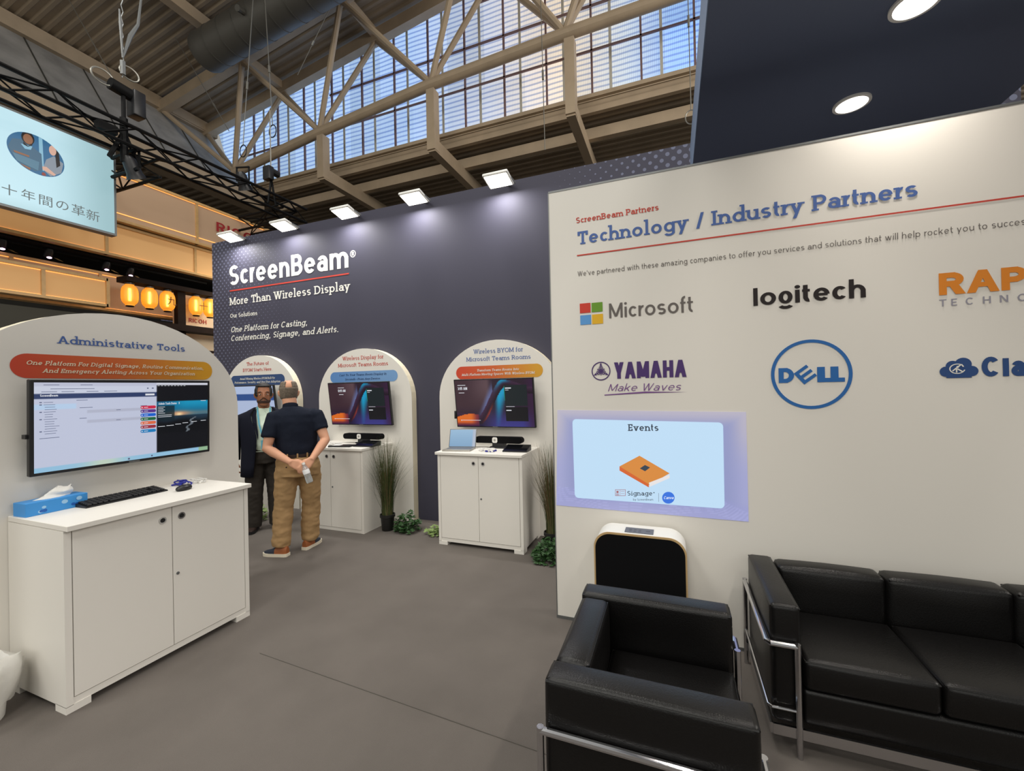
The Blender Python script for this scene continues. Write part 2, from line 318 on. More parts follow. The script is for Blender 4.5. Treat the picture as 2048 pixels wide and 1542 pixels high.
def glyphs(s, w=.13, slab=False, gap=.17, xh=.70, asc=1.06, desc=.30, shear=0, wide=1.0):
    out = []; dep = []; x = 0.0
    for ci, ch in enumerate(s):
        if ch == ' ': x += .34*wide; continue
        W_, code = GL[ch]; low = ch.islower() or ch == 'Q'
        W_ = max(W_*wide, w); x -= .05 if ch in 'tf' and x > 0 else 0; extra = .045 if (slab and W_ == w) else 0; x += extra
        def X(t): return x + w/2 + t*(W_-w)
        def Y(t):
            if not low: return w/2 + t*(1-w)
            if t < 0: return w/2 + t*desc
            if t <= 1: return w/2 + t*(xh-w)
            return xh-w/2 + (t-1)*(asc-xh)
        for ti, tok in enumerate(code.split(';')):
            if not tok: continue
            n_old = len(out)
            k, *a = tok.split(); a = [float(q) for q in a]
            if k in ('l', 'V', 'h'):
                if k == 'V' and not slab: continue
                p = V((X(a[0]), Y(a[1]))); q = V((X(a[2]), Y(a[3]))); ww = w*(.85 if k == 'h' else 1)
                t = (q-p).normalized(); nn = V((-t.y, t.x))*ww/2; e = t*(w/2 if k != 'h' else w*.1)
                out.append([p-e-nn, q+e-nn, q+e+nn, p-e+nn])
            elif k == 'd':
                p = V((X(a[0]), Y(a[1]))); q = V((X(a[2]), Y(a[3])))
                if p.y > q.y: p, q = q, p
                sl = (q.x-p.x)/max(q.y-p.y, 1e-6); h = w/2*math.sqrt(1+sl*sl); p = p-V((sl, 1))*(w/2); q = q+V((sl, 1))*(w/2)
                p.x += sl*w/2; q.x -= sl*w/2
                out.append([p-V((h, 0)), p+V((h, 0)), q+V((h, 0)), q-V((h, 0))])
            elif k == 'a':
                cx, cy, rx, ry, t0, t1 = a; c = V((X(cx), Y(cy)))
                R1 = rx*(W_-w); R2 = abs(Y(cy+ry*.999)-Y(cy)) if cy+ry <= 1.001 or cy >= 1 else abs(Y(cy)-Y(cy-ry*.999))
                if cy < 0 and low: R2 = ry*desc
                n = max(4, int(abs(t1-t0)/14)); L = []; Rr = []
                for i in range(n+1):
                    q = math.radians(t0+(t1-t0)*i/n); tx, ty = -R1*math.sin(q), R2*math.cos(q); ln = math.hypot(tx, ty) or 1
                    nx, ny = ty/ln, -tx/ln; p = c+V((R1*math.cos(q), R2*math.sin(q)))
                    L.append(p+V((nx, ny))*w/2); Rr.append(p-V((nx, ny))*w/2)
                for i in range(n): out.append([L[i], L[i+1], Rr[i+1], Rr[i]])
            elif k in ('o', 'O'):
                c = V((X(a[0]), Y(a[1]))); r = w*.62
                out.append([c+V((math.cos(2*PI*i/10), math.sin(2*PI*i/10)))*r for i in range(10)])
            elif slab:
                cx = X(a[0]); hl = w*.5+.085; th = w*.78; lv = a[1]
                top = lv >= 1; y1 = (xh if lv == 1 else asc+w/2) if low else 1.0
                if lv == 0: ya, yb = 0, th
                elif lv < 0: ya, yb = -desc, -desc+th
                else: ya, yb = y1-th, y1
                xa = cx-(hl if k in ('s', 'sl') else w/2); xb = cx+(hl if k in ('s', 'sr') else w/2)
                out.append([V((xa, ya)), V((xb, ya)), V((xb, yb)), V((xa, yb))])
            dep += [ti+(ci % 2)*12]*(len(out)-n_old)
        x += W_ + gap*(.55 if ch in 'tfcTLPF/' else .25 if ch == 'r' else 1) + extra
    width = x-gap
    if shear: out = [[V((p.x+p.y*shear, p.y)) for p in q] for q in out]
    return out, width, dep
def lay(mb, s, O, U, Vv, width, cap, **kw):
    ps, wd, dep = glyphs(s, **kw); O = V(O); U = V(U); Vv = V(Vv); N = U.cross(Vv).normalized()*6e-5
    for q, k in zip(ps, dep): mb.poly([O+U*(p.x/wd*width)+Vv*(p.y*cap)+N*k for p in q])
def write(s, plane, p0, p1, ptop, ink, parent, name='lettering', off=.003, **kw):
    """a line of lettering on a wall: baseline from pixel p0 to p1, capital height up to pixel ptop"""
    k, val = plane; A = at(*p0, **{k: val}); B = at(*p1, **{k: val}); T = at(*ptop, **{k: val})
    U = V((1, 0, 0)) if k == 'Y' else V((0, 1, 0)); nrm = V((0, -off, 0)) if k == 'Y' else V((off, 0, 0))
    A2 = A.copy(); A2.z = (A.z+B.z)/2
    mb = MB(); lay(mb, s, A2+nrm, U, V((0, 0, 1)), (B-A).dot(U), T.z-A.z, **kw)
    o = mb.build(name, ink, parent, smooth=0); o.data.polygons.foreach_set('use_smooth', [False]*len(o.data.polygons))
    return o
def strip(plane, p0, p1, th, ink, parent, name='printed_rule', off=.003):
    k, val = plane; A = at(*p0, **{k: val}); B = at(*p1, **{k: val}); z = (A.z+B.z)/2; n = V((0, -off, 0)) if k == 'Y' else V((off, 0, 0))
    A.z = B.z = z; h = V((0, 0, th/2)); mb = MB(); mb.poly([A-h+n, B-h+n, B+h+n, A+h+n]); return mb.build(name, ink, parent, smooth=0)
def pill_pts(O, U, Vv, w_, h_, r=None, n=8):
    O = V(O); U = V(U); Vv = V(Vv); r = min(r or h_/2, h_/2, w_/2); pts = []
    for cx, cy, a0 in ((w_-r, r, -90), (w_-r, h_-r, 0), (r, h_-r, 90), (r, r, 180)):
        for i in range(n+1):
            q = math.radians(a0+90*i/n); pts.append(O+U*(cx+r*math.cos(q))+Vv*(cy+r*math.sin(q)))
    return pts
def font_polys(s, O, U, Vv, h, ink, parent, name='lettering'):
    """characters the stroke letters do not cover, from the built-in font"""
    cu = bpy.data.curves.new('t', 'FONT'); cu.body = s; cu.size = 1; o = bpy.data.objects.new('t', cu); C.objects.link(o)
    dg = bpy.context.evaluated_depsgraph_get(); me = bpy.data.meshes.new_from_object(o.evaluated_get(dg)); bpy.data.objects.remove(o)
    O = V(O); U = V(U); Vv = V(Vv)
    for v in me.vertices: v.co = O+U*(v.co.x*h)+Vv*(v.co.y*h)
    me.materials.clear(); me.materials.append(M(ink)); r = bpy.data.objects.new(name, me); C.objects.link(r); r.parent = parent; return r
def own(o, root):
    """hang a part that was built in world coordinates on its thing"""
    o.parent = root
    o.matrix_parent_inverse = (Matrix.Translation(root.location)@root.rotation_euler.to_matrix().to_4x4()).inverted(); return o

# ================================================================ the hall shell
fl = MB(); fl.box(-34, 14, -12, 32, -.1, 0); floor = struct(fl.build('floor', 'carpet', smooth=0))
sm = MB()                                         # seams between the carpet rolls
for a, b in ((at(520, 1306, Z=.002), at(1240, 1560, Z=.002)),):
    sm.bar(a, b, .004, .003)
own(sm.build('carpet_seam', 'carpet_tape', floor, smooth=0), floor)
RS = .14; RX0, RZ0 = -19.3, 13.62                 # eave line and slope of the nave roof
def rz(x): return RZ0 + (x-RX0)*RS
def corrugated(mb, x0, z0, x1, z1, y0, y1, pitch, depth):
    n = int((y1-y0)/pitch); vs = []; fs = []
    for i in range(n+1):
        y = y0+i*pitch
        for dy, dz in ((0, 0), (.3, 0), (.45, depth), (.85, depth)):
            vs += [(x0, y+dy*pitch, z0+dz), (x1, y+dy*pitch, z1+dz)]
    for i in range(len(vs)//2-1): fs.append((2*i, 2*i+1, 2*i+3, 2*i+2))
    mb.add(vs, fs)
mb = MB(); corrugated(mb, RX0-.3, rz(RX0-.3), 9, rz(9), 2.0, 13.2, .30, .07)
ceiling = struct(mb.build('ceiling', 'roof_sheet', smooth=0), 'brown corrugated metal roof of the hall nave')
mb = MB(); corrugated(mb, -34, 10.12, 12, 10.12, 13.05, 27, .34, .12); corrugated(mb, -34, 9.97, -16.3, 9.97, 2, 13.0, .34, .12)
struct(mb.build('ceiling', 'roof_sheet', smooth=0), 'lower corrugated roof of the aisle behind the window band')
mb = MB()                                         # slanted grey cladding between eave and aisle roof
pa, pb = V((-19.3, 0, 13.35)), V((-16.5, 0, 9.6))
mb.add([(pa.x, 0, pa.z), (pa.x, 13, pa.z), (pb.x, 13, pb.z), (pb.x, 0, pb.z)], [(0, 1, 2, 3)])
mb.add([(pa.x-.08, 0, pa.z), (pa.x-.08, 13, pa.z), (pb.x-.08, 13, pb.z), (pb.x-.08, 0, pb.z)], [(0, 1, 2, 3)])
wl = struct(mb.build('wall_left', 'cladding', smooth=0))
mb = MB()
for i in range(9):
    y = 1.2+i*1.45; mb.bar((pa.x+.02, y, pa.z), (pb.x+.02, y+.0, pb.z), .035, .02)
own(mb.build('panel_joint', 'dark_wall', wl, smooth=0), wl)
mb = MB(); mb.box(-34, -33.8, -12, 32, 0, 10.2); struct(mb.build('wall_left', 'dark_wall', smooth=0))
mb = MB(); mb.box(-34, 14, 27, 27.2, 0, 10.2); struct(mb.build('wall_back', 'dark_wall', smooth=0))
# small bright window far behind the lanterns
mb = MB(); y0, z0 = 6.9, 3.6
a = at(321, 596, X=-30); b = at(339, 642, X=-30); mb.box(-30, -29.98, a.y, b.y+.25, b.z, a.z+.9)
wf = struct(mb.build('window_2', emis('far_pane', (214, 208, 255), 1.3), smooth=0)); mb = MB()
for i in range(5): mb.box(-29.98, -29.95, a.y-.02+i*(b.y+.27-a.y)/4, a.y+.06+i*(b.y+.27-a.y)/4, b.z, a.z+.9)
for i in range(9): mb.box(-29.98, -29.95, a.y, b.y+.25, b.z+i*.36, b.z+i*.36+.07)
own(mb.build('window_frame', 'dark_wall', wf, smooth=0), wf)

# window band in the gable
m = mat('polycarbonate', (120, 130, 140), .4); nt = m.node_tree; b = nt.nodes['Principled BSDF']
tc = nt.nodes.new('ShaderNodeTexCoord'); sx = nt.nodes.new('ShaderNodeSeparateXYZ'); nt.links.new(tc.outputs['Object'], sx.inputs[0])
def mth(op, a, b_=None):
    n = nt.nodes.new('ShaderNodeMath'); n.operation = op
    for i, q in enumerate((a, b_)):
        if q is None: continue
        if isinstance(q, (int, float)): n.inputs[i].default_value = q
        else: nt.links.new(q, n.inputs[i])
    return n.outputs[0]
def ramp(fac, stops):
    cr = nt.nodes.new('ShaderNodeValToRGB'); nt.links.new(fac, cr.inputs[0]); e = cr.color_ramp.elements
    while len(e) < len(stops): e.new(.5)
    for q, (p, c) in zip(e, stops): q.position = p; q.color = lin(c)+(1,)
    return cr.outputs[0]
nz = nt.nodes.new('ShaderNodeTexNoise'); nz.inputs['Scale'].default_value = .45; nz.inputs['Detail'].default_value = 3; nt.links.new(tc.outputs['Object'], nz.inputs[0])
pane = mth('FLOOR', mth('DIVIDE', sx.outputs[0], 1.43)); row = mth('GREATER_THAN', sx.outputs[2], 11.9)
wn = nt.nodes.new('ShaderNodeTexWhiteNoise'); wn.noise_dimensions = '2D'; cb = nt.nodes.new('ShaderNodeCombineXYZ')
nt.links.new(pane, cb.inputs[0]); nt.links.new(row, cb.inputs[1]); nt.links.new(cb.outputs[0], wn.inputs['Vector'])
xr = nt.nodes.new('ShaderNodeMapRange'); nt.links.new(sx.outputs[0], xr.inputs[0]); xr.inputs[1].default_value = -17; xr.inputs[2].default_value = 1.5
base = ramp(xr.outputs[0], [(0, (176, 206, 240)), (.45, (176, 206, 246)), (.62, (206, 210, 222)), (.76, (244, 222, 194)), (.86, (206, 216, 226)), (.93, (150, 192, 250)), (1, (150, 194, 252))])
stv = mth('SINE', mth('MULTIPLY', mth('ADD', sx.outputs[2], mth('MULTIPLY', nz.outputs['Fac'], .12)), 2*PI/.165))
stripe = ramp(mth('ADD', mth('MULTIPLY', stv, .5), .5), [(0, (176, 188, 222)), (.22, (196, 206, 230)), (.42, (255, 255, 255)), (1, (255, 255, 255))])
rib = ramp(mth('ADD', mth('MULTIPLY', mth('SINE', mth('MULTIPLY', sx.outputs[0], 2*PI/.055)), .5), .5), [(0, (216, 218, 222)), (.25, (248, 248, 250)), (1, (255, 255, 255))])
vr = ramp(mth('ADD', mth('MULTIPLY', wn.outputs['Value'], .6), mth('MULTIPLY', nz.outputs['Fac'], .5)), [(0, (196, 196, 190)), (.8, (255, 255, 255))])
cur = base
for q in (stripe, rib, vr):
    mx = nt.nodes.new('ShaderNodeMixRGB'); mx.blend_type = 'MULTIPLY'; mx.inputs[0].default_value = 1
    nt.links.new(cur, mx.inputs[1]); nt.links.new(q, mx.inputs[2]); cur = mx.outputs[0]
nt.links.new(cur, b.inputs['Emission Color']); b.inputs['Emission Strength'].default_value = 1.05
mb = MB(); WZ0 = 10.48
mb.prism([(-17.6, 13, WZ0), (6, 13, WZ0), (6, 13, rz(6)), (-18.9, 13, rz(-18.9)-.25), (-18.6, 13, 12.6)], (0, .03, 0))
win = struct(mb.build('window_1', 'polycarbonate', smooth=0), 'translucent gable window band over the low roof')
mb = MB()
xs = [-16.6, -15.2, -13.75, -12.3, -10.83, -9.35, -7.9, -6.45, -5.0, -3.55, -2.11, -.66, .79, 2.2]
for i, x in enumerate(xs):
    mb.box(x-.028, x+.028, 12.93, 13, WZ0-.1, rz(x))
own(mb.build('mullion', mat('rust_steel', (130, 104, 104), .7), win, smooth=0), win)
mb = MB()
for i, x in enumerate(xs[:-1]): mb.box(x+.52, x+.60, 12.97, 13, WZ0, rz(x)+.1)
own(mb.build('glazing_bar', mat('pale_bar', (200, 196, 184), .6), win, smooth=0), win)
mb = MB(); mb.box(-17.2, 6, 12.93, 12.99, 11.91, 11.96); mb.box(-12.4, 6, 12.93, 12.99, 13.29, 13.34); mb.box(-6, 6, 12.93, 12.99, 14.7, 14.75)
own(mb.build('transom', M('rust_steel'), win, smooth=0), win)
mb = MB(); mb.box(-17.6, 6, 12.75, 13.05, WZ0-.12, WZ0); mb.box(-17.6, 6, 12.95, 13.1, WZ0-.45, WZ0-.12); mb.box(-16.5, 6, 12.7, 12.74, WZ0-.26, WZ0-.235)
own(mb.build('sill', 'beige_steel', win, smooth=0), win)

# ---------------------------------------------------------------- roof steel
YA, YB, YC = 10.85, 12.6, 11.7
CH = [(-16.1, 10.42), (-11.7, 10.98), (-7.05, 11.42), (-2.65, 11.62), (2, 11.72), (7, 11.72)]
TN = [-19.0, -14.45, -9.85, -5.2, -.6, 4.2]
tr = thing('roof_truss', 'pale beige triangular steel truss spanning in front of the gable window', 'roof truss', (-5, YC, 10.5))
for Y in (YA, YB):
    mb = MB(); mb.bar((-19.3, Y, rz(-19.3)-.42), (9, Y, rz(9)-.42), .3, .42); own(mb.build('top_chord', 'beige_steel', smooth=0), tr)
mb = MB(); mb.tube([(x, YC, z) for x, z in CH], .17, 12); own(mb.build('bottom_chord', 'beige_steel'), tr)
for i, (x, z) in enumerate(CH[:5]):
    for t in (TN[i], TN[i+1]):
        for Y in (YA, YB):
            mb = MB(); mb.tube([(x, YC, z+.05), (t, Y, rz(t)-.55)], .095, 8); own(mb.build('diagonal', 'beige_steel'), tr)
for x in TN:
    mb = MB(); mb.bar((x, YA, rz(x)-.32), (x, YB, rz(x)-.32), .2, .3); own(mb.build('tie', 'beige_steel', smooth=0), tr)
for k, (x, ztop) in enumerate(((-11.55, 10.9), (-7.0, 11.3), (-2.5, 11.5))):
    t = thing('roof_beam', ('beige post and roof beam left of three under the window band', 'beige post and roof beam in the middle under the window band', 'beige post and roof beam nearest the dark canopy')[k], 'beam', (x, YC, 9.2), 0, 'posts and beams under the low roof')
    mb = MB(); mb.box(x-.14, x+.14, YC-.16, YC+.16, 9.25, ztop-.12); own(mb.build('post', 'beige_steel', smooth=0), t)
    mb = MB(); mb.box(x-.13, x+.13, YC-.1, 26, 9.2, 9.62); own(mb.build('girder', 'beige_steel', smooth=0), t)
mb = MB(); mb.box(-16, 10, 13.6, 13.8, 9.6, 9.95); tag(mb.build('roof_beam', 'beige_steel', smooth=0), 'long beige cross beam under the low roof, parallel to the window sill', 'beam')
for x in (-14.45, -9.85):
    mb = MB(); mb.box(x-.16, x+.16, 2, YA, rz(x)-.42, rz(x)-.05)
    tag(mb.build('purlin', 'beige_steel', smooth=0), 'beige purlin meeting the roof truss %s' % ('behind the near end of the duct' if x < -12 else 'at the upper right of the duct'), 'beam', 'roof purlins')
mb = MB(); mb.box(-19.35, -18.95, 2, 13, 13.15, 13.62); tag(mb.build('eave_beam', 'beige_steel', smooth=0), 'long beige eave beam above the slanted grey cladding', 'beam')
mb = MB(); mb.box(-16.65, -16.0, 2, 12.9, 9.36, 9.95); tag(mb.build('bearing_beam', 'beige_steel', smooth=0), 'deep beige beam running behind the black lighting truss', 'beam')
mb = MB(); d0, d1 = V((-14.54, 9.6, 13.15)), V((-6.5, 9.6, 14.0)); mb.tube([d0, d0+(d1-d0)*.02, d0+(d1-d0)*.04, d1], [.56, .60, .58, .58], 28)
dt = tag(mb.build('air_duct', 'duct_metal'), 'fat dark grey spiral ventilation duct under the roof', 'duct')
mb = MB(); p = at(486, 22, Y=9.05); mb.tube([p+V((0, .1, 0)), p+V((.05, -.22, -.1))], .09, 10); own(mb.build('nozzle', 'duct_metal'), dt)
mb = MB()
for k in range(1, 12):
    q = d0+(d1-d0)*(k/12); mb.tube([q, q+(d1-d0)*.004], .595, 24)
own(mb.build('duct_rib', 'duct_metal'), dt)
# suspension wires with turnbuckles and cable loops
def wire(p0, p1, r=.012): mb = MB(); mb.tube([p0, p1], r, 5); return mb
for k, (a, b_, Y, lab) in enumerate((((138, 0), (222, 150), 7.0, 'slanting steel wire from the roof to the top of the chain hoist'), ((362, 95), (458, 262), 9.5, 'slanting steel wire crossing below the end of the duct'),
      ((506, 0), (486, 290), 8.4, 'steel wire hanging past the duct, left of two'), ((530, 0), (545, 250), 8.4, 'steel wire hanging past the duct, right of two'),
      ((628, 82), (595, 150), 10.3, 'short steel wire over the upper roof chord'), ((1084, 90), (1090, 300), 11.0, 'thin steel wire hanging before the sunlit window panes'), ((1376, 0), (1382, 220), 11.0, 'thin steel wire hanging beside the dark canopy'))):
    p0, p1 = at(*a, Y=Y), at(*b_, Y=Y); dv = p0-p1; tt = (rz(p1.x)-.02-p1.z)/(dv.z-RS*dv.x); p0 = p1+dv*tt; o = wire(p0, p1).build('steel_wire', 'steel_wire'); tag(o, lab, 'wire', 'roof wires')
    mb = MB(); q = p0.lerp(p1, .72); mb.tube([q, q.lerp(p1, .12)], .03, 6); mb.build('turnbuckle', 'steel_wire', o)
    if k in (2, 3, 6):
        mb = MB(); mb.tube([p1+V((.13*math.sin(i*PI/8), 0, -.17+.17*math.cos(i*PI/8))) for i in range(17)], .014, 5, cap=False); mb.build('cable_loop', 'black_plastic' if k < 4 else 'steel_wire', o)

# ---------------------------------------------------------------- black lighting truss
def box_truss(mb, a, b, s=.29, r=.026, step=.42):
    a = V(a); b = V(b); t = (b-a).normalized(); x = t.cross(V((0, 0, 1))).normalized()*(s/2); z = V((0, 0, s/2)); L = (b-a).length
    cs = [x+z, x-z, -x-z, -x+z]
    for c in cs: mb.tube([a+c, b+c], r, 6)
    n = int(L/step)
    for k in range(n):
        p = a+t*(L*k/n); q = a+t*(L*(k+1)/n)
        for i in range(4):
            c0, c1 = cs[i], cs[(i+1) % 4]
            if (k+i) % 2: c0, c1 = c1, c0
            mb.tube([p+c0, q+c1], r*.5, 4)
lt = thing('lighting_truss', 'black lattice lighting truss hung over the bright photo screen', 'truss', (-7.5, 4, 5.4))
mb = MB(); box_truss(mb, (-7.5, 1.2, 5.45), (-7.5, 6.95, 5.45)); own(mb.build('main_span', 'black_metal'), lt)
mb = MB(); box_truss(mb, (-9.3, 4.0, 5.15), (-7.35, 4.0, 5.15)); own(mb.build('cross_span', 'black_metal'), lt)
mb = MB(); box_truss(mb, (-9.9, 6.75, 5.42), (-7.65, 6.75, 5.42)); own(mb.build('cross_span', 'black_metal'), lt)
h0 = at(263, 205, X=-7.5)
ho = thing('chain_hoist', 'black chain hoist hanging on the lighting truss left of the duct', 'hoist', h0)
mb = MB(); mb.box(-.1, .1, -.02, .14, -.20, .18, .02); mb.build('motor', 'black_plastic', ho)
mb = MB(); mb.tube([(0, -.26, .12), (0, .02, .10)], .085, 12); mb.tube([(0, -.1, .1), (0, -.1, -.3)], .03, 6); mb.build('drum', 'black_metal', ho)
mb = MB()
for i in range(26): mb.tube([(.0, -.1+(.012 if i % 2 else -.012), .3+i*.09), (0, -.1-(.012 if i % 2 else -.012), .3+(i+1)*.09)], .007, 5)
mb.build('chain', 'grey_metal', ho)
mb = MB()
for c, r in (((0, -.34, .16), .13), ((0, -.02, .42), .12)): mb.tube([V(c)+V((0, r*math.cos(i*PI/10), r*.8*math.sin(i*PI/10))) for i in range(21)], .012, 5, cap=False)
mb.build('cable_loop', 'steel_wire', ho)
mb = MB(); mb.tube([(0, -.1, .35), (0, -.1, .55)], .035, 6); mb.tube([(0, -.1, .6), (0, .0, 1.0), (0, .10, 1.25), (0, .2, 2.2)], [.012, .03, .02, .008], 6); mb.tube([(0, -.1, .6), (0, -.12, 1.1), (0, -.13, 1.3)], [.012, .022, .01], 6); mb.build('hook', 'grey_metal', ho)
mb = MB(); mb.tube([(0, -.1, -.3), (0, -.1, -.95)], .05, 8); mb.tube([(0, -.1, -.5), (0, -.28, -.95)], .03, 6); mb.tube([(0, -.1, -.5), (0, .1, -.95)], .03, 6); mb.box(-.06, .06, -.42, -.2, -.62, -.5); mb.build('sling', 'black_metal', ho)
ho2 = thing('chain_hoist', 'small black chain hoist hanging before the window at the far truss end', 'hoist', at(542, 348, X=-7.5))
mb = MB(); mb.box(-.09, .09, -.12, .0, -.15, .12, .015); mb.tube([(0, 0, .06), (0, .16, .06)], .07, 10); mb.build('motor', 'black_plastic', ho2)
mb = MB(); mb.tube([(0, 0, .1), (0, 0, 1.3)], .012, 5); mb.build('chain', 'steel_wire', ho2)
mb = MB(); mb.tube([(0, 0, -.1), (0, -.08, -.62)], .022, 5); mb.tube([(0, 0, -.1), (0, .1, -.62)], .022, 5); mb.build('sling', 'black_metal', ho2)
for px, py, lab in ((264, 335, 'black stage spotlight clamped under the lighting truss beside the photo screen'), (486, 362, 'black stage spotlight on the far part of the lighting truss')):
    s = thing('stage_spotlight', lab, 'spotlight', at(px, py, X=-7.5), .3, 'truss spotlights')
    mb = MB(); mb.lathe([(.05, .16), (.09, .1), (.1, -.08), (.13, -.16)], n=14, mtx=Matrix.Rotation(.5, 3, 'X')); mb.build('lamp_body', 'black_plastic', s)
    mb = MB(); mb.bar((-.12, 0, 0), (-.12, 0, .26), .03, .01); mb.bar((.12, 0, 0), (.12, 0, .26), .03, .01); mb.bar((-.13, 0, .26), (.13, 0, .26), .03, .02); mb.build('yoke', 'black_metal', s)

# ================================================================ the booth: blue back wall
m = mat('blue_wall', (67, 66, 80), .62, spec=.25); nt = m.node_tree; b = nt.nodes['Principled BSDF']
tc = nt.nodes.new('ShaderNodeTexCoord'); sx = nt.nodes.new('ShaderNodeSeparateXYZ'); nt.links.new(tc.outputs['Object'], sx.inputs[0])
def half(x_, z_, s):                               # printed halftone dots on a slanted grid
    u = mth('MULTIPLY', mth('ADD', x_, z_), s); v = mth('MULTIPLY', mth('SUBTRACT', x_, z_), s)
    du = mth('SUBTRACT', mth('FRACT', u), .5); dv = mth('SUBTRACT', mth('FRACT', v), .5)
    return mth('SQRT', mth('ADD', mth('MULTIPLY', du, du), mth('MULTIPLY', dv, dv)))
wv = nt.nodes.new('ShaderNodeTexNoise'); wv.inputs['Scale'].default_value = .7; wv.inputs['Detail'].default_value = 1; nt.links.new(tc.outputs['Object'], wv.inputs[0])
xx = mth('ADD', sx.outputs[0], mth('MULTIPLY', wv.outputs['Fac'], 1.3))
def mrange(v, a, b_, c=0, d=1):
    n = nt.nodes.new('ShaderNodeMapRange'); nt.links.new(v, n.inputs[0])
    for i, q in enumerate((a, b_, c, d)): n.inputs[1+i].default_value = q
    return n.outputs[0]
left = mrange(xx, -6.4, -4.2, .30, 0); right = mth('MULTIPLY', mrange(sx.outputs[0], -1.3, .2, 0, .3), mrange(sx.outputs[2], 3.55, 3.75, 0, 1))
dl = mth('LESS_THAN', half(sx.outputs[0], sx.outputs[2], 11.5), left); dr = mth('LESS_THAN', half(sx.outputs[0], sx.outputs[2], 9.0), right)
mx = nt.nodes.new('ShaderNodeMixRGB'); mx.inputs[1].default_value = lin((67, 66, 80))+(1,); mx.inputs[2].default_value = lin((108, 112, 134))+(1,)
nt.links.new(mth('MAXIMUM', dl, dr), mx.inputs[0]); nt.links.new(mx.outputs[0], b.inputs['Base Color'])
YW, YP, YA2 = 4.51, 2.88, 4.41                     # blue wall, white wall, arch fronts
mb = MB(); mb.box(-6.75, 2.6, YW, YW+.12, 0, 4.005); bw = struct(mb.build('wall_back', 'blue_wall', smooth=0), 'dark blue booth wall with white lettering and pale dots')
BW = ('Y', YW)
def W1(s, *a, ink='ink_white', **kw): return write(s, BW, *a, ink, bw, **kw)
W1('ScreenBeam', (459.5, 571), (697.3, 535.3), (459.5, 532), w=.168, gap=.085, xh=.74, asc=1.0, wide=.96)
W1('More Than Wireless Display', (460.3, 608.9), (699.6, 582.2), (460.3, 593.9), w=.14, slab=True, gap=.12)
W1('Our Solutions', (460.9, 635.7), (515, 630.3), (460.9, 627.5), w=.14, slab=True, gap=.12)
W1('One Platform for Casting,', (461.8, 664.3), (614.6, 651.3), (461.8, 653.2), w=.14, slab=True, gap=.12, shear=.2)
W1('Conferencing, Signage, and Alerts.', (462.2, 682.2), (677.2, 664.3), (462.2, 671.1), w=.14, slab=True, gap=.12, shear=.2)
strip(BW, (459.9, 582.2), (698.3, 547), .019, 'ink_red', bw)
rg = at(706, 507.7, Y=YW); mb = MB(); rr = .048
for i in range(20):
    q0, q1 = 2*PI*i/20, 2*PI*(i+1)/20
    mb.poly([(rg.x+r*math.cos(q), YW-.003, rg.z+r*math.sin(q)) for r, q in ((rr, q0), (rr, q1), (rr*.78, q1), (rr*.78, q0))])
lay(mb, 'R', (rg.x-.018, YW-.003, rg.z-.024), (1, 0, 0), (0, 0, 1), .038, .05, w=.2); mb.build('registered_mark', 'ink_white', bw, smooth=0)

# ---------------------------------------------------------------- white partner wall
mb = MB(); mb.box(-.795, 3.6, YP, YP+.1, .015, 3.005); ww = struct(mb.build('wall_right', 'white_panel', smooth=0), 'white booth wall printed with partner logos')
mb = MB(); mb.box(-.80, 3.6, YP-.004, YP+.104, 0, .02); mb.box(-.799, -.793, YP-.003, YP+.1, .02, 3.0); mb.box(-.795, 3.6, YP-.003, YP+.1, 3.0, 3.012); own(mb.build('panel_edge', 'grey_metal', ww, smooth=0), ww)
WW = ('Y', YP)
def W2(s, a, b_, t, ink, **kw): return write(s, WW, a, b_, t, ink, ww, **kw)
W2('ScreenBeam Partners', (1152.3, 445.9), (1317.3, 421.3), (1153, 434.5), 'ink_red', w=.135, slab=True, gap=.12)
W2('Technology / Industry Partners', (1155.6, 489.4), (1834.8, 393), (1154, 464), 'ink_blue', w=.15, slab=True, gap=.12)
strip(WW, (1154, 512.5), (2110, 382.5), .0085, 'ink_red', ww)
W2("We've partnered with these amazing companies to offer you services and solutions that will help rocket you to success", (1155.6, 549.9), (2062, 452), (1156.5, 540), 'ink_grey', w=.10, gap=.17)
W2('Microsoft', (1218.5, 636.8), (1386.3, 623.6), (1218.5, 607.4), 'ink_grey', w=.13, gap=.11)
for k, (x0, y0, x1, y1) in enumerate(((1160, 605.6, 1181, 626.8), (1183.5, 604, 1205, 624.8), (1161, 629.3, 1182, 650), (1184.5, 627.5, 1206, 648.5))):
    a = at(x0, y1, Y=YP); c = at(x1, y0, Y=YP); mb = MB(); mb.poly([(a.x, YP-.003, a.z), (c.x, YP-.003, a.z), (c.x, YP-.003, c.z), (a.x, YP-.003, c.z)])
    mb.build('logo_square', ('ink_msr', 'ink_msg', 'ink_msb', 'ink_msy')[k], ww, smooth=0)
W2('loQitech', (1506.8, 611.8), (1731.3, 595.2), (1506.8, 577), 'ink_black', w=.165, gap=.09, asc=1.02, xh=.72)
W2('RAP', (1877.8, 592.9), (2052, 575.6), (1876.4, 549.4), 'ink_orange', w=.24, gap=.07, wide=1.3)
W2('TECHNO', (1878, 613.8), (2054, 601), (1878, 600), 'ink_slate', w=.14, gap=.75)
W2('YAMAHA', (1228.9, 757.4), (1373, 754), (1228.9, 724.7), 'ink_purple', w=.21, gap=.07, wide=.85)
W2('Make Waves', (1216, 783.3), (1360, 779.6), (1216, 769), 'ink_purple2', w=.09, gap=.16, shear=.3, wide=1.1)
mb = MB(); a, c, d = at(1209, 791, Y=YP), at(1290, 785, Y=YP), at(1374, 784, Y=YP); h = V((0, 0, .006)); n = V((0, -.003, 0))
mb.poly([a+n, c+n+V((0, 0, -.004)), d+n, c+n+h*1.1, a+n+h]); mb.build('logo_swash', 'ink_purple2', ww, smooth=0)
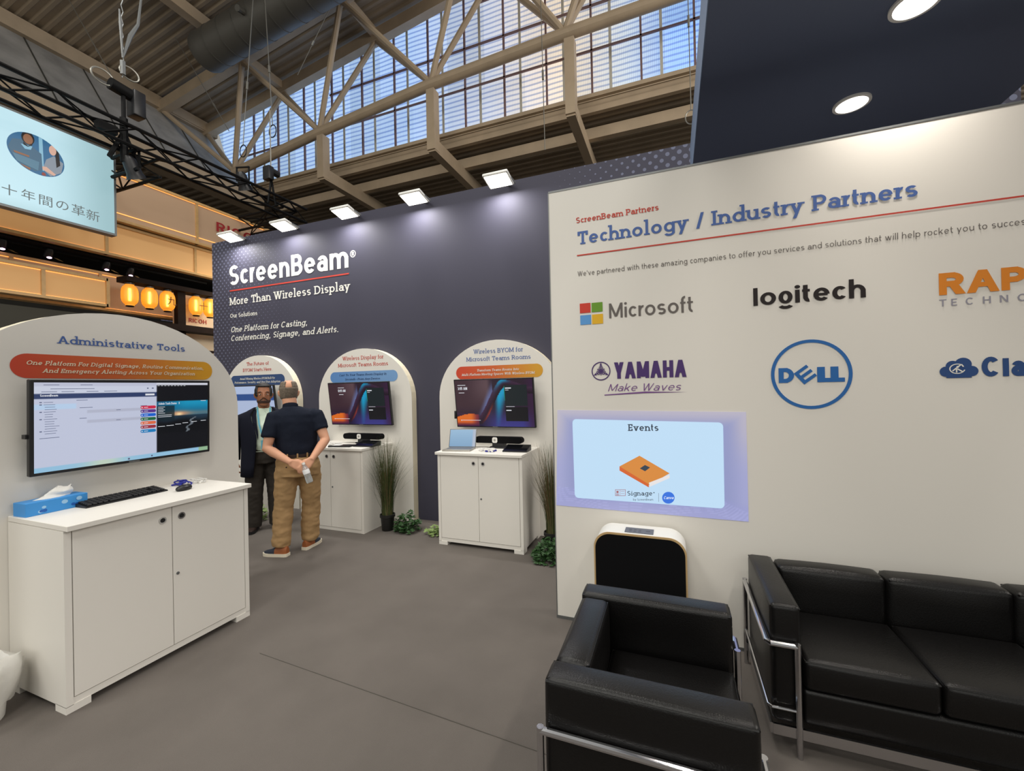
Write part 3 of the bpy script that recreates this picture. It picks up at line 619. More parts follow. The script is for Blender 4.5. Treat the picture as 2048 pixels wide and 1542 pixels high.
y = at(1202, 742.2, Y=YP); yr = (at(1221, 742, Y=YP)-y).length; mb = MB()
def ringp(mb, c, r0, r1, ry0=None, ry1=None, n=40, off=-.003):
    ry0 = ry0 or r0; ry1 = ry1 or r1
    for i in range(n):
        q0, q1 = 2*PI*i/n, 2*PI*(i+1)/n
        mb.poly([(c.x+a*math.cos(q), c.y+off, c.z+b_*math.sin(q)) for a, b_, q in ((r0, ry0, q0), (r0, ry0, q1), (r1, ry1, q1), (r1, ry1, q0))])
ringp(mb, y, yr, yr*.89)
for k in range(3):                                  # three crossed forks with a little arrow head
    q = PI/2+k*2*PI/3; e = V((math.cos(q), 0, math.sin(q))); s_ = V((-math.sin(q), 0, math.cos(q))); n = V((0, -.003-k*3e-4, 0)); wdt = yr*.05
    mb.poly([y+n+e*yr*.86-s_*wdt, y+n+e*yr*.86+s_*wdt, y+n-e*yr*.45+s_*wdt, y+n-e*yr*.45-s_*wdt])
    for sg in (-1, 1): n = n+V((0, -1e-4, 0)); mb.poly([y+n+e*yr*.5+s_*sg*wdt*2.6, y+n+e*yr*.5+s_*sg*wdt*3.8, y+n-e*yr*.4+s_*sg*wdt*3.8, y+n-e*yr*.4+s_*sg*wdt*2.6])
    mb.poly([y+n+e*yr*.86, y+n+e*yr*.6+s_*wdt*3, y+n+e*yr*.6-s_*wdt*3]); mb.poly([y+n+e*yr*.5-s_*wdt*3.8, y+n+e*yr*.5+s_*wdt*3.8, y+n+e*yr*.42+s_*wdt*3.8, y+n+e*yr*.42-s_*wdt*3.8])
mb.build('logo_emblem', 'ink_purple', ww, smooth=0)
dl = at(1621, 748.5, Y=YP); ra = at(1705, 746, Y=YP).x-dl.x; rb = at(1621, 679, Y=YP).z-dl.z; mb = MB(); ringp(mb, dl, ra, ra-.018, rb, rb-.018, n=64); mb.build('logo_ring', 'ink_dell', ww, smooth=0)
mb = MB(); A = at(1557.4, 766, Y=YP); B = at(1685, 764, Y=YP); hgt = at(1557.4, 736.5, Y=YP).z-A.z; L = B.x-A.x; n = V((0, -.003, 0))
lay(mb, 'D', A+n, (1, 0, 0), (0, 0, 1), L*.25, hgt, w=.27, wide=1.2)
for k in (0, 1): lay(mb, 'L', A+n+V((L*(.615+.205*k), -.0005*k, 0)), (1, 0, 0), (0, 0, 1), L*.18, hgt, w=.27)
ec = A+V((L*.42, -.003, hgt*.5)); e = V((.78, 0, .62)); s_ = V((-.62, 0, .78)); u = hgt*.5   # the tilted E
def bx(u0, u1, v0, v1):
    dd = V((0, -1e-4*(len(mb.f) % 7), 0)); mb.poly([ec+dd+e*u*a_+s_*u*b_ for a_, b_ in ((u0, v0), (u1, v0), (u1, v1), (u0, v1))])
bx(-.85, -.4, -.95, .95); bx(-.85, 1.0, -.95, -.55); bx(-.85, 1.0, -.2, .2); bx(-.85, 1.0, .55, .95)
mb.build('logo_lettering', 'ink_dell', ww, smooth=0)
W2('Cla', (1963, 754), (2051, 751), (1963, 714.5), 'ink_cla', w=.23, gap=.09, xh=.76, asc=.9)
mb = MB(); c0 = at(1876, 756.5, Y=YP); c1 = at(1956.7, 711, Y=YP); cw, chh = c1.x-c0.x, c1.z-c0.z
def disc(mb, x, z, r, off=-.003, n=24):
    off -= len(mb.f) % 9*1e-4
    mb.poly([(x+r*math.cos(2*PI*i/n), YP+off, z+r*math.sin(2*PI*i/n)) for i in range(n)])
for fx, fz, fr in ((.2, .3, .165), (.36, .55, .17), (.62, .62, .21), (.82, .3, .165)): disc(mb, c0.x+cw*fx, c0.z+chh*fz, cw*fr)
yo = YP-.0036; mb.poly([(c0.x+cw*.2, yo, c0.z+.0), (c0.x+cw*.82, yo, c0.z), (c0.x+cw*.82, yo, c0.z+chh*.5), (c0.x+cw*.2, yo, c0.z+chh*.5)]); mb.build('logo_cloud', 'ink_cla', ww, smooth=0)
mb = MB(); cc = V((c0.x+cw*.47, YP, c0.z+chh*.42)); R0 = cw*.2
for i in range(22):
    q0, q1 = math.radians(60+i*13), math.radians(60+(i+1)*13); mb.poly([(cc.x+r*math.cos(q), YP-.005, cc.z+r*.82*math.sin(q)) for r, q in ((R0, q0), (R0, q1), (R0*.84, q1), (R0*.84, q0))])
disc(mb, cc.x+R0*.05, cc.z+R0*.3, R0*.16, -.005)
for a_, b_ in (((-.6, -.35), (.5, .7)), ((.0, .0), (.65, -.5)), ((-.1, 0), (-.1, -.6)), ((.5, .7), (.75, .3))):
    yo = YP-.005-1e-4*(len(mb.f) % 7); p, q = V((cc.x+R0*a_[0], yo, cc.z+R0*a_[1])), V((cc.x+R0*b_[0], yo, cc.z+R0*b_[1])); t = (q-p).normalized(); s_ = V((-t.z, 0, t.x))*R0*.09; mb.poly([p-s_, q-s_, q+s_, p+s_])
mb.build('logo_figure', 'ink_white', ww, smooth=0)

# ---------------------------------------------------------------- projected picture on the white wall
PA = [at(x, y_, Y=YP) for x, y_ in ((1113, 1010), (1497, 1043), (1492, 824), (1115, 820))]      # ground corner order: bl br tr tl
def quadpt(u, v): return (PA[0]*(1-u)+PA[1]*u)*(1-v)+(PA[3]*(1-u)+PA[2]*u)*v
CA = [at(x, y_, Y=YP) for x, y_ in ((1150, 995), (1449, 1017), (1446, 845), (1145, 838))]
def cardpt(u, v): return (CA[0]*(1-u)+CA[1]*u)*(1-v)+(CA[3]*(1-u)+CA[2]*u)*v
def halo(u, v):
    e = max(abs(u-.5)*2, 0); d = max(0, abs(u-.5)-.40)/.1; dv = max(0, abs(v-.5)-.34)/.16; k = max(d, dv)
    c = mixc((120, 132, 200), mixc((146, 152, 214), (178, 172, 198), ss(.35, .95, v)), ss(0, 1, k))
    if v < .2:
        wv_ = math.sin(u*9+1)*.035+math.sin(u*17)*.014
        for i in range(9):
            if abs((v-wv_-.01)-i*.02*(1+.5*math.sin(u*4))) < .0035: c = mixc(c, (178, 184, 238), .8)
        c = mixc(c, (128, 134, 214), .45*(1-ss(.12, .2, v-wv_)))
    return c
def warped(name, fn, nu, nv, pf, off, m):
    o = picture(name, fn, nu, nv, (0, 0, 0), (1, 0, 0), (0, 0, 1), m)
    for i, v in enumerate(o.data.vertices): v.co = pf((i % (nu+1))/nu, (i//(nu+1))/nv)+V((0, off, 0))
    return o
vcolmat('projection', .62, .25)
pj = warped('projected_picture', halo, 150, 100, quadpt, -.0035, 'projection')
tag(pj, 'lavender projected slide with a white events card and orange book on white wall', 'projected picture')
def fl2(pts, c, name, es=.75, off=-.0055): mb = MB(); mb.poly([cardpt(u, v)+V((0, off, 0)) for u, v in pts]); return mb.build(name, emis('pj_'+name+str(len(MT)), c, es), pj, smooth=0)
def rrect(u0, u1, v0, v1, ru, rv, n=6):
    return [(cx+ru*math.cos(math.radians(a0+90*i/n)), cy+rv*math.sin(math.radians(a0+90*i/n))) for cx, cy, a0 in ((u1-ru, v0+rv, -90), (u1-ru, v1-rv, 0), (u0+ru, v1-rv, 90), (u0+ru, v0+rv, 180)) for i in range(n+1)]
fl2(rrect(0, 1, 0, 1, .028, .05), (196, 226, 250), 'slide_card', .85)
def cpt(px, py):                                    # pixel -> card coordinates (bilinear inverse, two steps)
    p = at(px, py, Y=YP); u = v = .5
    for _ in range(12):
        q = cardpt(u, v); u += (p.x-q.x)/.93; v += (p.z-q.z)/.53
    return (u, v)
def zp(l): return [cpt(1080+x/3.2136, 800+y_/3.2125) for x, y_ in l]
fl2(zp([(512, 425), (640, 357), (833, 470), (700, 545)]), (226, 146, 70), 'book_cover', .8, -.007)
fl2(zp([(512, 425), (700, 540), (700, 560), (512, 452)]), (222, 108, 56), 'book_spine', .8, -.0075)
fl2(zp([(700, 530), (833, 478), (833, 500), (706, 556)]), (236, 232, 232), 'book_pages', .85, -.0072)
fl2(zp([(642, 438), (675, 416), (708, 432), (676, 456)]), (66, 78, 92), 'book_badge', .7, -.009)
mb = MB()
def cl(mb, s, x0, x1, yb, yt, **kw):
    a, b_ = V(cardpt(*zp([(x0, yb)])[0])), V(cardpt(*zp([(x1, yb)])[0])); t = V(cardpt(*zp([(x0, yt)])[0])); lay(mb, s, a+V((0, -.008, 0)), (b_-a).normalized(), (0, 0, 1), (b_-a).length, (t-a).length, **kw)
cl(mb, 'Events', 570, 762, 198, 155, w=.15, slab=True, gap=.14); cl(mb, 'Signage', 563, 722, 612, 583, w=.13, slab=True, gap=.15); cl(mb, '+', 726, 740, 604, 590, w=.2); cl(mb, 'by ScreenBeam', 600, 728, 644, 631, w=.12, gap=.16)
mb.build('slide_lettering', emis('pj_text', (72, 84, 100), .55), pj, smooth=0)
mb = MB()
for x0, x1, y0_, y1_ in ((484, 551, 573, 576), (484, 551, 611, 614), (484, 487, 573, 614), (548, 551, 573, 614), (514, 516, 578, 610), (490, 508, 600, 604), (490, 508, 607, 610), (520, 544, 584, 586), (520, 544, 598, 600), (492, 506, 582, 596)):
    mb.poly([V(cardpt(*q))+V((0, -.008, 0)) for q in zp([(x0, y1_), (x1, y1_), (x1, y0_), (x0, y0_)])])
mb.build('slide_icon', emis('pj_icon', (196, 130, 138), .6), pj, smooth=0)
fl2(zp([(762, 652), (764, 652), (764, 596), (762, 596)]), (120, 130, 150), 'slide_rule', .6, -.008)
fl2(zp([(825+40*math.cos(i*PI/14), 626-38*math.sin(i*PI/14)) for i in range(28)]), (64, 120, 226), 'slide_roundel', .85, -.008)
mb = MB(); cl(mb, 'Canva', 795, 857, 634, 616, w=.14, shear=.25, gap=.1); 
for i in range(len(mb.v)): mb.v[i] = (mb.v[i][0], mb.v[i][1]-.002, mb.v[i][2])
mb.build('slide_lettering', emis('pj_white', (236, 244, 255), .9), pj, smooth=0)

# ---------------------------------------------------------------- dark canopy with downlights
CZ = 3.5; mb = MB(); mb.box(.205, 2.14, -2.0, 4.3, CZ, CZ+.33)
cy = mb.build('overhead_canopy', 'navy_canopy', smooth=0); tag(cy, 'dark navy canopy slab over the seating corner with round downlights', 'canopy')
mb = MB(); mb.box(.200, .206, -2.0, 4.3, CZ, CZ+.34); mb.build('side_fascia', 'navy_fascia', cy, smooth=0)
for k, y_ in enumerate((3.47, 2.67, 1.3, .2)):
    t = thing('downlight', ('round white downlight in the canopy, whole in view above the partner wall', 'round white downlight in the canopy cut by the top of the photo')[min(k, 1)] if k < 2 else 'round white downlight in the canopy above the camera', 'downlight', (1.168, y_, CZ), 0, 'canopy downlights')
    mb = MB(); mb.lathe([(.105, 0), (.105, -.012), (.088, -.014), (.088, -.004)], n=36); mb.build('trim_ring', 'lamp_frame', t)
    mb = MB(); mb.lathe([(.088, -.005), (.088, -.007)], n=36); mb.build('diffuser', 'downlight_glow', t)
    l = bpy.data.lights.new('downlight_light', 'AREA'); l.shape = 'DISK'; l.size = .17; l.energy = 9; l.color = (1, .93, .84); l.spread = math.radians(150)
    o = bpy.data.objects.new('downlight_light', l); C.objects.link(o); o.parent = t; o.location = (0, 0, -.016)

# ---------------------------------------------------------------- floodlights along the blue wall
for k, x in enumerate((-6.06, -5.0, -3.925, -2.87, -1.765)):
    lab = 'white floodlight on the blue wall top, ' + ('leftmost of five', 'second from the left', 'third of five, in the middle', 'fourth from the left', 'rightmost of five nearest the white wall')[k]
    t = thing('floodlight', lab, 'floodlight', (x, 4.32, 3.935), 0, 'floodlights on the blue wall'); t.rotation_euler = (math.radians(-13), 0, 0)
    mb = MB(); mb.box(-.15, .15, -.115, .115, 0, .035, .012); mb.build('housing', 'lamp_frame', t)
    mb = MB(); mb.box(-.13, .13, -.095, .095, -.006, .002); mb.build('diffuser', 'lamp_glow', t, smooth=0)
    mb = MB(); mb.bar((.14, 0, .02), (.15, .12, .03), .02, .02); mb.bar((.15, .10, .03), (.02, .20, .08), .02, .02); mb.build('bracket', 'grey_metal', t, smooth=0)
    l = bpy.data.lights.new('flood_light', 'AREA'); l.shape = 'RECTANGLE'; l.size = .22; l.size_y = .15; l.energy = 13; l.color = (.98, .96, .95)
    o = bpy.data.objects.new('flood_light', l); C.objects.link(o); o.parent = t; o.location = (0, 0, -.012)

# ---------------------------------------------------------------- arched display panels
def arch_pts(cx, a, b_, zs, n=28):
    return [(cx-a, 0)]+[(cx-a*math.cos(PI*i/n), zs+b_*math.sin(PI*i/n)) for i in range(n+1)]+[(cx+a, 0)]
def arch(label, centre, a, axis):
    pts = arch_pts(0, a, .655, 1.525); t = thing('arched_panel', label, 'display panel', centre, 0 if axis == 'Y' else PI/2, 'arched display panels')
    mb = MB(); mb.prism([(x, 0, z) for x, z in pts], (0, .098, 0)); mb.build('board', 'white_panel', t, smooth=40)
    mb = MB(); n = len(pts)
    for i in range(n-1):
        (x0, z0), (x1, z1) = pts[i], pts[i+1]; e = 1.0015
        mb.poly([(x0*e, .006, z0), (x1*e, .006, z1), (x1*e, .098, z1), (x0*e, .098, z0)])
    mb.build('edge_band', 'panel_edge', t, smooth=60); return t
ar1 = arch('white arched panel behind the two men, farthest from the camera', (-5.65, YA2, 0), .745, 'Y')
ar2 = arch('white arched panel with a pale blue pill banner and red heading', (-3.765, YA2, 0), .745, 'Y')
ar3 = arch('white arched panel with an orange pill banner next to the white partner wall', (-1.87, YA2, 0), .755, 'Y')
ar4 = arch('large white arched panel at the left with the widest orange banner', (-3.5, 1.717, 0), .815, 'X')
def PW(s, root, plane, a, b_, t, ink, **kw): return own(write(s, plane, a, b_, t, ink, None, **kw), root)
AY = ('Y', YA2); AX = ('X', -3.5)
def banner(root, plane, l, r, tl, tr, bl, br, m, off=.002, left=None, right=None):
    """printed pill: pixel corners left/right and top/bottom"""
    k, val = plane; A = at(l[0], (tl+bl)/2, **{k: val}); B = at(r[0], (tr+br)/2, **{k: val}); h_ = (at(l[0]+(6 if k == 'Y' else 30), tl, **{k: val})-at(l[0]+(6 if k == 'Y' else 30), bl, **{k: val})).z
    U = V((1, 0, 0)) if k == 'Y' else V((0, 1, 0)); n = V((0, -off, 0)) if k == 'Y' else V((off, 0, 0)); L = (B-A).dot(U); zc = (A.z+B.z)/2
    mb = MB(); mb.poly([q-A for q in pill_pts(V((A.x, A.y, zc-h_/2))+n, U, (0, 0, 1), L, h_)]); o = mb.build('banner', m, None, smooth=0, loc=A); return own(o, root), L
gradmat('pill_orange3', (208, 66, 36), (214, 156, 40), 0, 0, 1.0, (212, 100, 44)); gradmat('pill_orange4', (200, 66, 40), (222, 160, 30), 1, 0, 1.05, (212, 104, 44))
gradmat('pill_blue', (88, 136, 196), (118, 160, 208), 0, 0, .85); mat('pill_navy', (52, 78, 124), .55)
banner(ar3, AY, (912.4, 0), (1086, 0), 733, 727.7, 758, 754.5, 'pill_orange3')
banner(ar2, AY, (661, 0), (795.5, 0), 745, 738.8, 766.5, 762.7, 'pill_blue')
banner(ar1, AY, (462, 0), (569.8, 0), 751.5, 748, 772, 770, 'pill_navy')
banner(ar4, AX, (19, 0), (424, 0), 707.5, 722.4, 757, 759.5, 'pill_orange4')
SL = dict(w=.11, slab=True, gap=.12)
PW('Wireless BYOM for', ar3, AY, (947.4, 706.6), (1045.5, 703.6), (947.4, 698.1), 'ink_blue', **SL)
PW('Microsoft Teams Rooms', ar3, AY, (933.4, 722.5), (1061.4, 717.9), (933.4, 714.3), 'ink_blue', **SL)
PW('Transform Teams Rooms Into', ar3, AY, (954, 742.9), (1037.6, 740.5), (954, 738.3), 'ink_white', off=.005, w=.14, slab=True, gap=.12, shear=.2)
PW('Multi-Platform Meeting Spaces With Wireless BYOM.', ar3, AY, (924.2, 752), (1070.5, 747.5), (924.2, 747.4), 'ink_white', off=.005, w=.14, slab=True, gap=.12, shear=.2)
PW('Wireless Display for', ar2, AY, (685.4, 720.9), (766.7, 716.8), (685.4, 713.5), 'ink_red', **SL)
PW('Microsoft Teams Rooms', ar2, AY, (676.8, 734.9), (776.2, 729.9), (676.8, 727.8), 'ink_red', **SL)
PW('Cast To Your Teams Room Display In', ar2, AY, (679, 753), (773, 748.8), (679, 749), 'ink_navytext', off=.005, w=.11, slab=True, gap=.12, shear=.2)
PW('Seconds~From Any Device.', ar2, AY, (690.2, 760.9), (761.3, 758.3), (690.2, 757), 'ink_navytext', off=.005, w=.11, slab=True, gap=.12, shear=.2)
PW('The Future of', ar1, AY, (493.6, 731.4), (537.6, 729), (493.6, 725), 'ink_red', **SL)
PW('BYOM Starts Here.', ar1, AY, (486.5, 743.3), (545, 741.3), (486.5, 737), 'ink_red', **SL)
PW('Award-Winning Wireless BYOM Built For', ar1, AY, (480.5, 760), (550, 757.5), (480.5, 756), 'ink_white', off=.005, w=.15, slab=True, gap=.14, shear=.2)
PW('Performance, Security, and One User Adoption', ar1, AY, (470, 767.5), (561, 764.5), (470, 763.5), 'ink_white', off=.005, w=.15, slab=True, gap=.14, shear=.2)
PW('Administrative Tools', ar4, AX, (115.8, 687), (369.1, 703.4), (115.8, 671.8), 'ink_blue', w=.14, slab=True, gap=.12)
PW('One Platform For Digital Signage, Routine Communication,', ar4, AX, (51, 730), (405.9, 739.3), (51, 721.5), 'ink_warm', off=.005, w=.145, slab=True, gap=.13, shear=.2)
PW('And Emergency Alerting Across Your Organization', ar4, AX, (84.4, 746.1), (388.2, 750.2), (84.4, 737.8), 'ink_warm', off=.005, w=.145, slab=True, gap=.13, shear=.2)

# ================================================================ cabinets
def cabinet(label, loc, rz, W_=.945, D=.555, H=.97, feet=False, ov=(.02, .005, .022)):
    """front faces local -Y; origin on the floor under the middle of the front"""
    t = thing('cabinet', label, 'cabinet', loc, rz, 'white demo cabinets'); h = W_/2; z0 = .035 if feet else .0
    for sx_ in (-1, 1):
        mb = MB(); mb.box(min(sx_*h, sx_*(h-.03)), max(sx_*h, sx_*(h-.03)), 0, D, z0, H-.03); mb.build('side_panel', 'white_wood', t, smooth=0)
    mb = MB(); mb.box(-h+.03, h-.03, D-.02, D, z0, H-.03); mb.build('back_panel', 'white_wood', t, smooth=0)
    mb = MB(); mb.box(-h+.03, h-.03, .004, D-.02, z0, z0+.035); mb.build('plinth', 'white_wood', t, smooth=0)
    mb = MB(); mb.box(-h-ov[0], h+ov[1], -ov[2], D, H-.028, H, .002, 1); mb.build('worktop', 'white_wood', t, smooth=0)
    mb = MB(); mb.box(-h+.03, h-.03, .012, .016, z0+.035, H-.03); mb.build('door_gap', 'gap', t, smooth=0)
    for sx_ in (-1, 1):
        x0, x1 = (-h+.034, -.002) if sx_ < 0 else (.002, h-.034)
        mb = MB(); mb.box(x0, x1, 0, .018, z0+.04, H-.033); d = mb.build('door', 'white_wood', t, smooth=0)
        R = Matrix.Rotation(PI/2, 3, 'X'); kx = sx_*.053
        mb = MB(); mb.lathe([(.021, 0), (.021, .004), (.014, .004), (.014, .0005)], (kx, -.0005, H-.105), 24, R); hd = mb.build('door_handle', 'chrome', d)
        mb = MB(); mb.lathe([(.0135, .0012), (.0135, .0016)], (kx, -.0005, H-.105), 20, R); mb.build('finger_hole', 'black_hole', d)
        if sx_ > 0:
            mb = MB(); mb.lathe([(.009, 0), (.009, .004), (.004, .005)], (.027, -.0005, H*.525), 16, R); mb.build('lock', 'grey_metal', d)
    if feet:
        for fx in (-1, 1):
            for fy in (.05, D-.05):
                mb = MB(); mb.box(min(fx*h, fx*(h-.10)), max(fx*h, fx*(h-.10)), fy-.05, fy+.05, 0, z0+.002); mb.build('foot', 'white_wood', t, smooth=0)
    return t
cabinet('large white cabinet at the left under the browser screen', (-2.935, 1.687, 0), PI/2, 1.0, .563, .968, True, (0, .005, .035))
cabinet('white cabinet nearest the white partner wall, with a laptop on top', (-1.86, 3.853, 0), 0, feet=True)
cabinet('white cabinet right behind the man in khaki trousers', (-3.785, 3.853, 0), 0)
cabinet('white cabinet hidden behind the two men under the farthest screen', (-5.66, 3.853, 0), 0)

# ================================================================ screens
def tv(label, c, rz, tilt, W_=.955, H=.55, group='wall screens'):
    """panel faces local -Y, origin in the middle of the panel front"""
    t = thing('television', label, 'screen', c, rz, group); t.rotation_euler = (tilt, 0, rz)
    mb = MB(); mb.box(-W_/2, W_/2, 0, .035, -H/2, H/2, .004, 1); mb.box(-W_*.3, W_*.3, .03, .06, -H*.3, H*.3); mb.build('housing', 'black_plastic', t, smooth=0)
    mb = MB(); mb.box(-.1, .1, .055, .095, -.1, .1); mb.build('wall_mount', 'black_metal', t, smooth=0)
    mb = MB(); mb.box(-.03, .03, -.001, .002, -H/2+.003, -H/2+.012); mb.build('maker_badge', 'grey_metal', t, smooth=0)
    return t
def teams(u, v):                                    # swirling ribbon wallpaper
    c = mixc((64, 44, 52), (92, 70, 76), ss(.1, .45, u)*ss(.3, .9, v))
    if u > .42: c = mixc(c, (44, 30, 44), ss(.42, .5, u))
    c = mixc(c, mixc((34, 24, 48), (58, 56, 130), ss(.25, .6, u)), ss(.5, .0, v))
    c = mixc(c, (56, 30, 62), ss(.85, 1.0, u)*.8)
    yc = .12+.80*ss(.28, .66, u) - .16*ss(.66, 1.0, u) + .10*math.exp(-((u-.05)/.16)**2)
    slope = abs(ss(.28, .66, u+.01)-ss(.28, .66, u-.01))*40; d = (v-yc)/(1+slope*.40)
    if u > .50 and -.42 < d < 0: c = mixc(c, (26, 160, 204), .95*ss(-.45, -.1, d)*ss(.5, .58, u)*ss(.82, .64, u))
    if abs(d) < .068:
        k = d/.068; e = mixc((28, 18, 30), (66, 40, 66), (k+1)/2); e = mixc(e, (26, 140, 180), ss(.48, .62, u)*ss(.76, .62, u)*ss(-.2, .9, k)); e = mixc(e, (150, 60, 50), ss(.3, .44, u)*ss(.52, .44, u)*ss(-.2, -.9, k)*.9)
        c = e
    elif 0 < d < .2 and .25 < u < .5: c = mixc(c, (110, 130, 190), .7*ss(.2, .068, d)*ss(.25, .42, u))
    if u < .3 and v < .2+.07*math.sin(u*8):
        c = mixc((196, 74, 36), (224, 110, 40), ss(.0, .15, v)); c = mixc(c, (110, 40, 60), ss(.18, .3, u)); c = mixc((70, 36, 70), c, ss(0, .1, v))
    return c
vcolmat('screen_glow', .8); 
def se(name, c, es=.8):
    k = 'scr_%s' % name
    return MT.get(k) or emis(k, c, es)
def rect(mb, x0, x1, z0, z1, y_=-.003): mb.poly([(x0, y_, z0), (x1, y_, z0), (x1, y_, z1), (x0, y_, z1)])
def teams_tv(label, c, code, clock):
    t = tv(label, c, 0, math.radians(7)); W_, H = .93, .525
    s = picture('screen', teams, 110, 64, (-W_/2, -.0008, -H/2), (W_, 0, 0), (0, 0, H), 'screen_glow', t)
    mb = MB(); rect(mb, .14, .40, -.03, .20); a = mb.build('calendar_card', se('dark', (26, 36, 40), .7), s, smooth=0)
    mb = MB(); rect(mb, .14, .40, -.20, -.045); mb.build('calendar_card', se('darker', (20, 20, 26), .7), s, smooth=0)
    mb = MB(); rect(mb, .137, .143, .03, .19, -.004); mb.build('calendar_accent', se('teal', (30, 130, 100)), s, smooth=0)
    mb = MB(); tx = -.43 if not code else -.31
    lay(mb, clock, (tx, -.004, .155), (1, 0, 0), (0, 0, 1), .12, .032, w=.2, gap=.1)
    rect(mb, tx, tx+.10, .205, .211, -.004); rect(mb, tx+.01, tx+.08, .118, .124, -.004); rect(mb, .15, .22, .16, .172, -.004); rect(mb, .15, .19, .142, .147, -.004); rect(mb, .15, .21, -.085, -.075, -.004); rect(mb, .15, .25, -.04, -.036, -.004)
    rect(mb, -.40, -.17, -.196, -.191, -.004); rect(mb, -.415, -.405, -.2, -.188, -.004)
    mb.build('screen_text', se('white', (225, 228, 235), .8), s, smooth=0); return t
teams_tv('screen with colourful swirl wallpaper above the laptop', (-1.86, 4.275, 1.461), False, '3:55 AM')
teams_tv('screen with colourful swirl wallpaper under the pale blue banner', (-3.715, 4.275, 1.466), True, '12:55 AM')
t1 = tv('screen half hidden behind the two men, farthest along the blue wall', (-5.64, 4.275, 1.466), 0, math.radians(7))
s1 = picture('screen', lambda u, v: (176, 190, 220) if v < .62 else ((52, 82, 140) if v < .8 else (178, 194, 226)), 8, 50, (-.465, -.0008, -.2625), (.93, 0, 0), (0, 0, .525), 'screen_glow', t1)
mb = MB(); rect(mb, .2, .40, .06, .075); rect(mb, .2, .34, .1, .112); mb.build('screen_text', se('red', (170, 60, 70)), s1, smooth=0)
# the left screen: browser window and dark remote desktop
t4 = tv('large screen showing a browser dashboard over the left cabinet', (-3.40, 1.737, 1.457), PI/2, math.radians(1.5), .99, .555)
W4, H4 = .955, .52
def browser(u, v):
    if v < .055: return mixc((150, 196, 226), (196, 214, 196), math.exp(-((u-.33)/.1)**2)) if u < .93 else (150, 186, 150)
    if u > .635:
        if v > .965: return (214, 216, 228)
        if .30 < v < .745:
            q = (v-.30)/.445; p = (u-.635)/.365
            c = mixc((16, 92, 130), (30, 150, 190), ss(.5, 1, q)*ss(0, .6, p)); hz = .55
            if q < hz+.3: c = mixc(c, (214, 150, 110), math.exp(-((q-hz-.05)/.09)**2)*(.35+.65*math.exp(-((p-.42)/.2)**2)))
            c = mixc(c, (255, 226, 170), math.exp(-((q-hz-.03)/.05)**2-((p-.42)/.06)**2))
            if q < hz: c = mixc((34, 56, 74), (16, 18, 22), ss(hz, hz-.25, q+.04*math.sin(p*9)))
            if q < hz-.08 and abs(p-.62-(q-.2)*.35-.03*math.sin(q*30)) < .02: c = (110, 118, 126)
            if p < .34 and .42 < q < .86: c = mixc(c, (20, 34, 40), .75)
            return c
        return (20, 21, 26)
    if v > .955: return (192, 196, 216)
    if v > .87: return (204, 210, 228)
    if v > .815: return (46, 62, 104)
    if u < .19 and .70 < v < .76: return (186, 210, 238)
    if .245 < u < .565 and (.64 < v < .675 or .515 < v < .55): return (182, 186, 206)
    return (196, 202, 224)
s4 = picture('screen', browser, 150, 84, (-W4/2, -.0008, -H4/2), (W4, 0, 0), (0, 0, H4), 'screen_glow', t4)
def P4(u, v, y_=-.003): return V((-W4/2+u*W4, y_, -H4/2+v*H4))
for k, (c, v) in enumerate((((206, 40, 74), .655), ((92, 54, 140), .605), ((24, 98, 208), .553), ((32, 104, 64), .50), ((226, 108, 68), .448), ((160, 48, 62), .395), ((28, 126, 190), .34))):
    mb = MB(); mb.poly(pill_pts(P4(.535, v), (1, 0, 0), (0, 0, 1), .092, .021, n=5)); bt = mb.build('alert_button', se('btn%d' % k, c), s4, smooth=0)
mb = MB()
for k in range(7):
    v = (.655, .605, .553, .50, .448, .395, .34)[k]; a = P4(.548, v+.015); b_ = P4(.56, v+.015); mb.poly([P4(.54, v+.013, -.005), P4(.547, v+.013, -.005), P4(.547, v+.026, -.005), P4(.54, v+.026, -.005)])
    mb.poly([P4(.555, v+.016, -.005), P4(.58, v+.016, -.005), P4(.58, v+.023, -.005), P4(.555, v+.023, -.005)])
lay(mb, 'ScreenBeam', P4(.025, .842), (1, 0, 0), (0, 0, 1), .075, .013, w=.2, gap=.1)
mb.poly([P4(.565, .832), P4(.622, .832), P4(.622, .856), P4(.565, .856)])
lay(mb, 'Admin Tools Demo', P4(.648, .70), (1, 0, 0), (0, 0, 1), .115, .016, w=.18, gap=.13); lay(mb, '!', P4(.785, .70), (1, 0, 0), (0, 0, 1), .004, .016, w=.18)
for k in range(5): mb.poly([P4(.645, .665-k*.021), P4(.69-.01*(k % 2), .665-k*.021), P4(.69-.01*(k % 2), .671-k*.021), P4(.645, .671-k*.021)])
for k in range(2): mb.poly([P4(.645, .553-k*.022), P4(.735, .553-k*.022), P4(.735, .559-k*.022), P4(.645, .559-k*.022)])
for u0, u1, v in ((.645, .69, .40), (.70, .75, .405), (.76, .80, .415), (.81, .85, .425), (.875, .915, .435), (.945, .985, .44), (.945, .985, .735)): mb.poly([P4(u0, v), P4(u1, v), P4(u1, v+.007), P4(u0, v+.007)])
for k in range(9): mb.poly([P4(.642+k*.022, .957), P4(.655+k*.022, .957), P4(.655+k*.022, .962), P4(.642+k*.022, .962)])
mb.build('screen_text', se('white', (225, 228, 235), .8), s4, smooth=0)
mb = MB(); rnd = random.Random(3)
for k in range(14):
    v = .775-k*.027; u0 = .04 if k in (0, 1, 4, 7, 12) else .045; u1 = u0+.035+.03*rnd.random(); mb.poly([P4(u0, v), P4(u1, v), P4(u1, v+.005), P4(u0, v+.005)])
    if k in (0, 1, 4, 7, 12): mb.poly([P4(.022, v-.003), P4(.033, v-.003), P4(.033, v+.008), P4(.022, v+.008)])
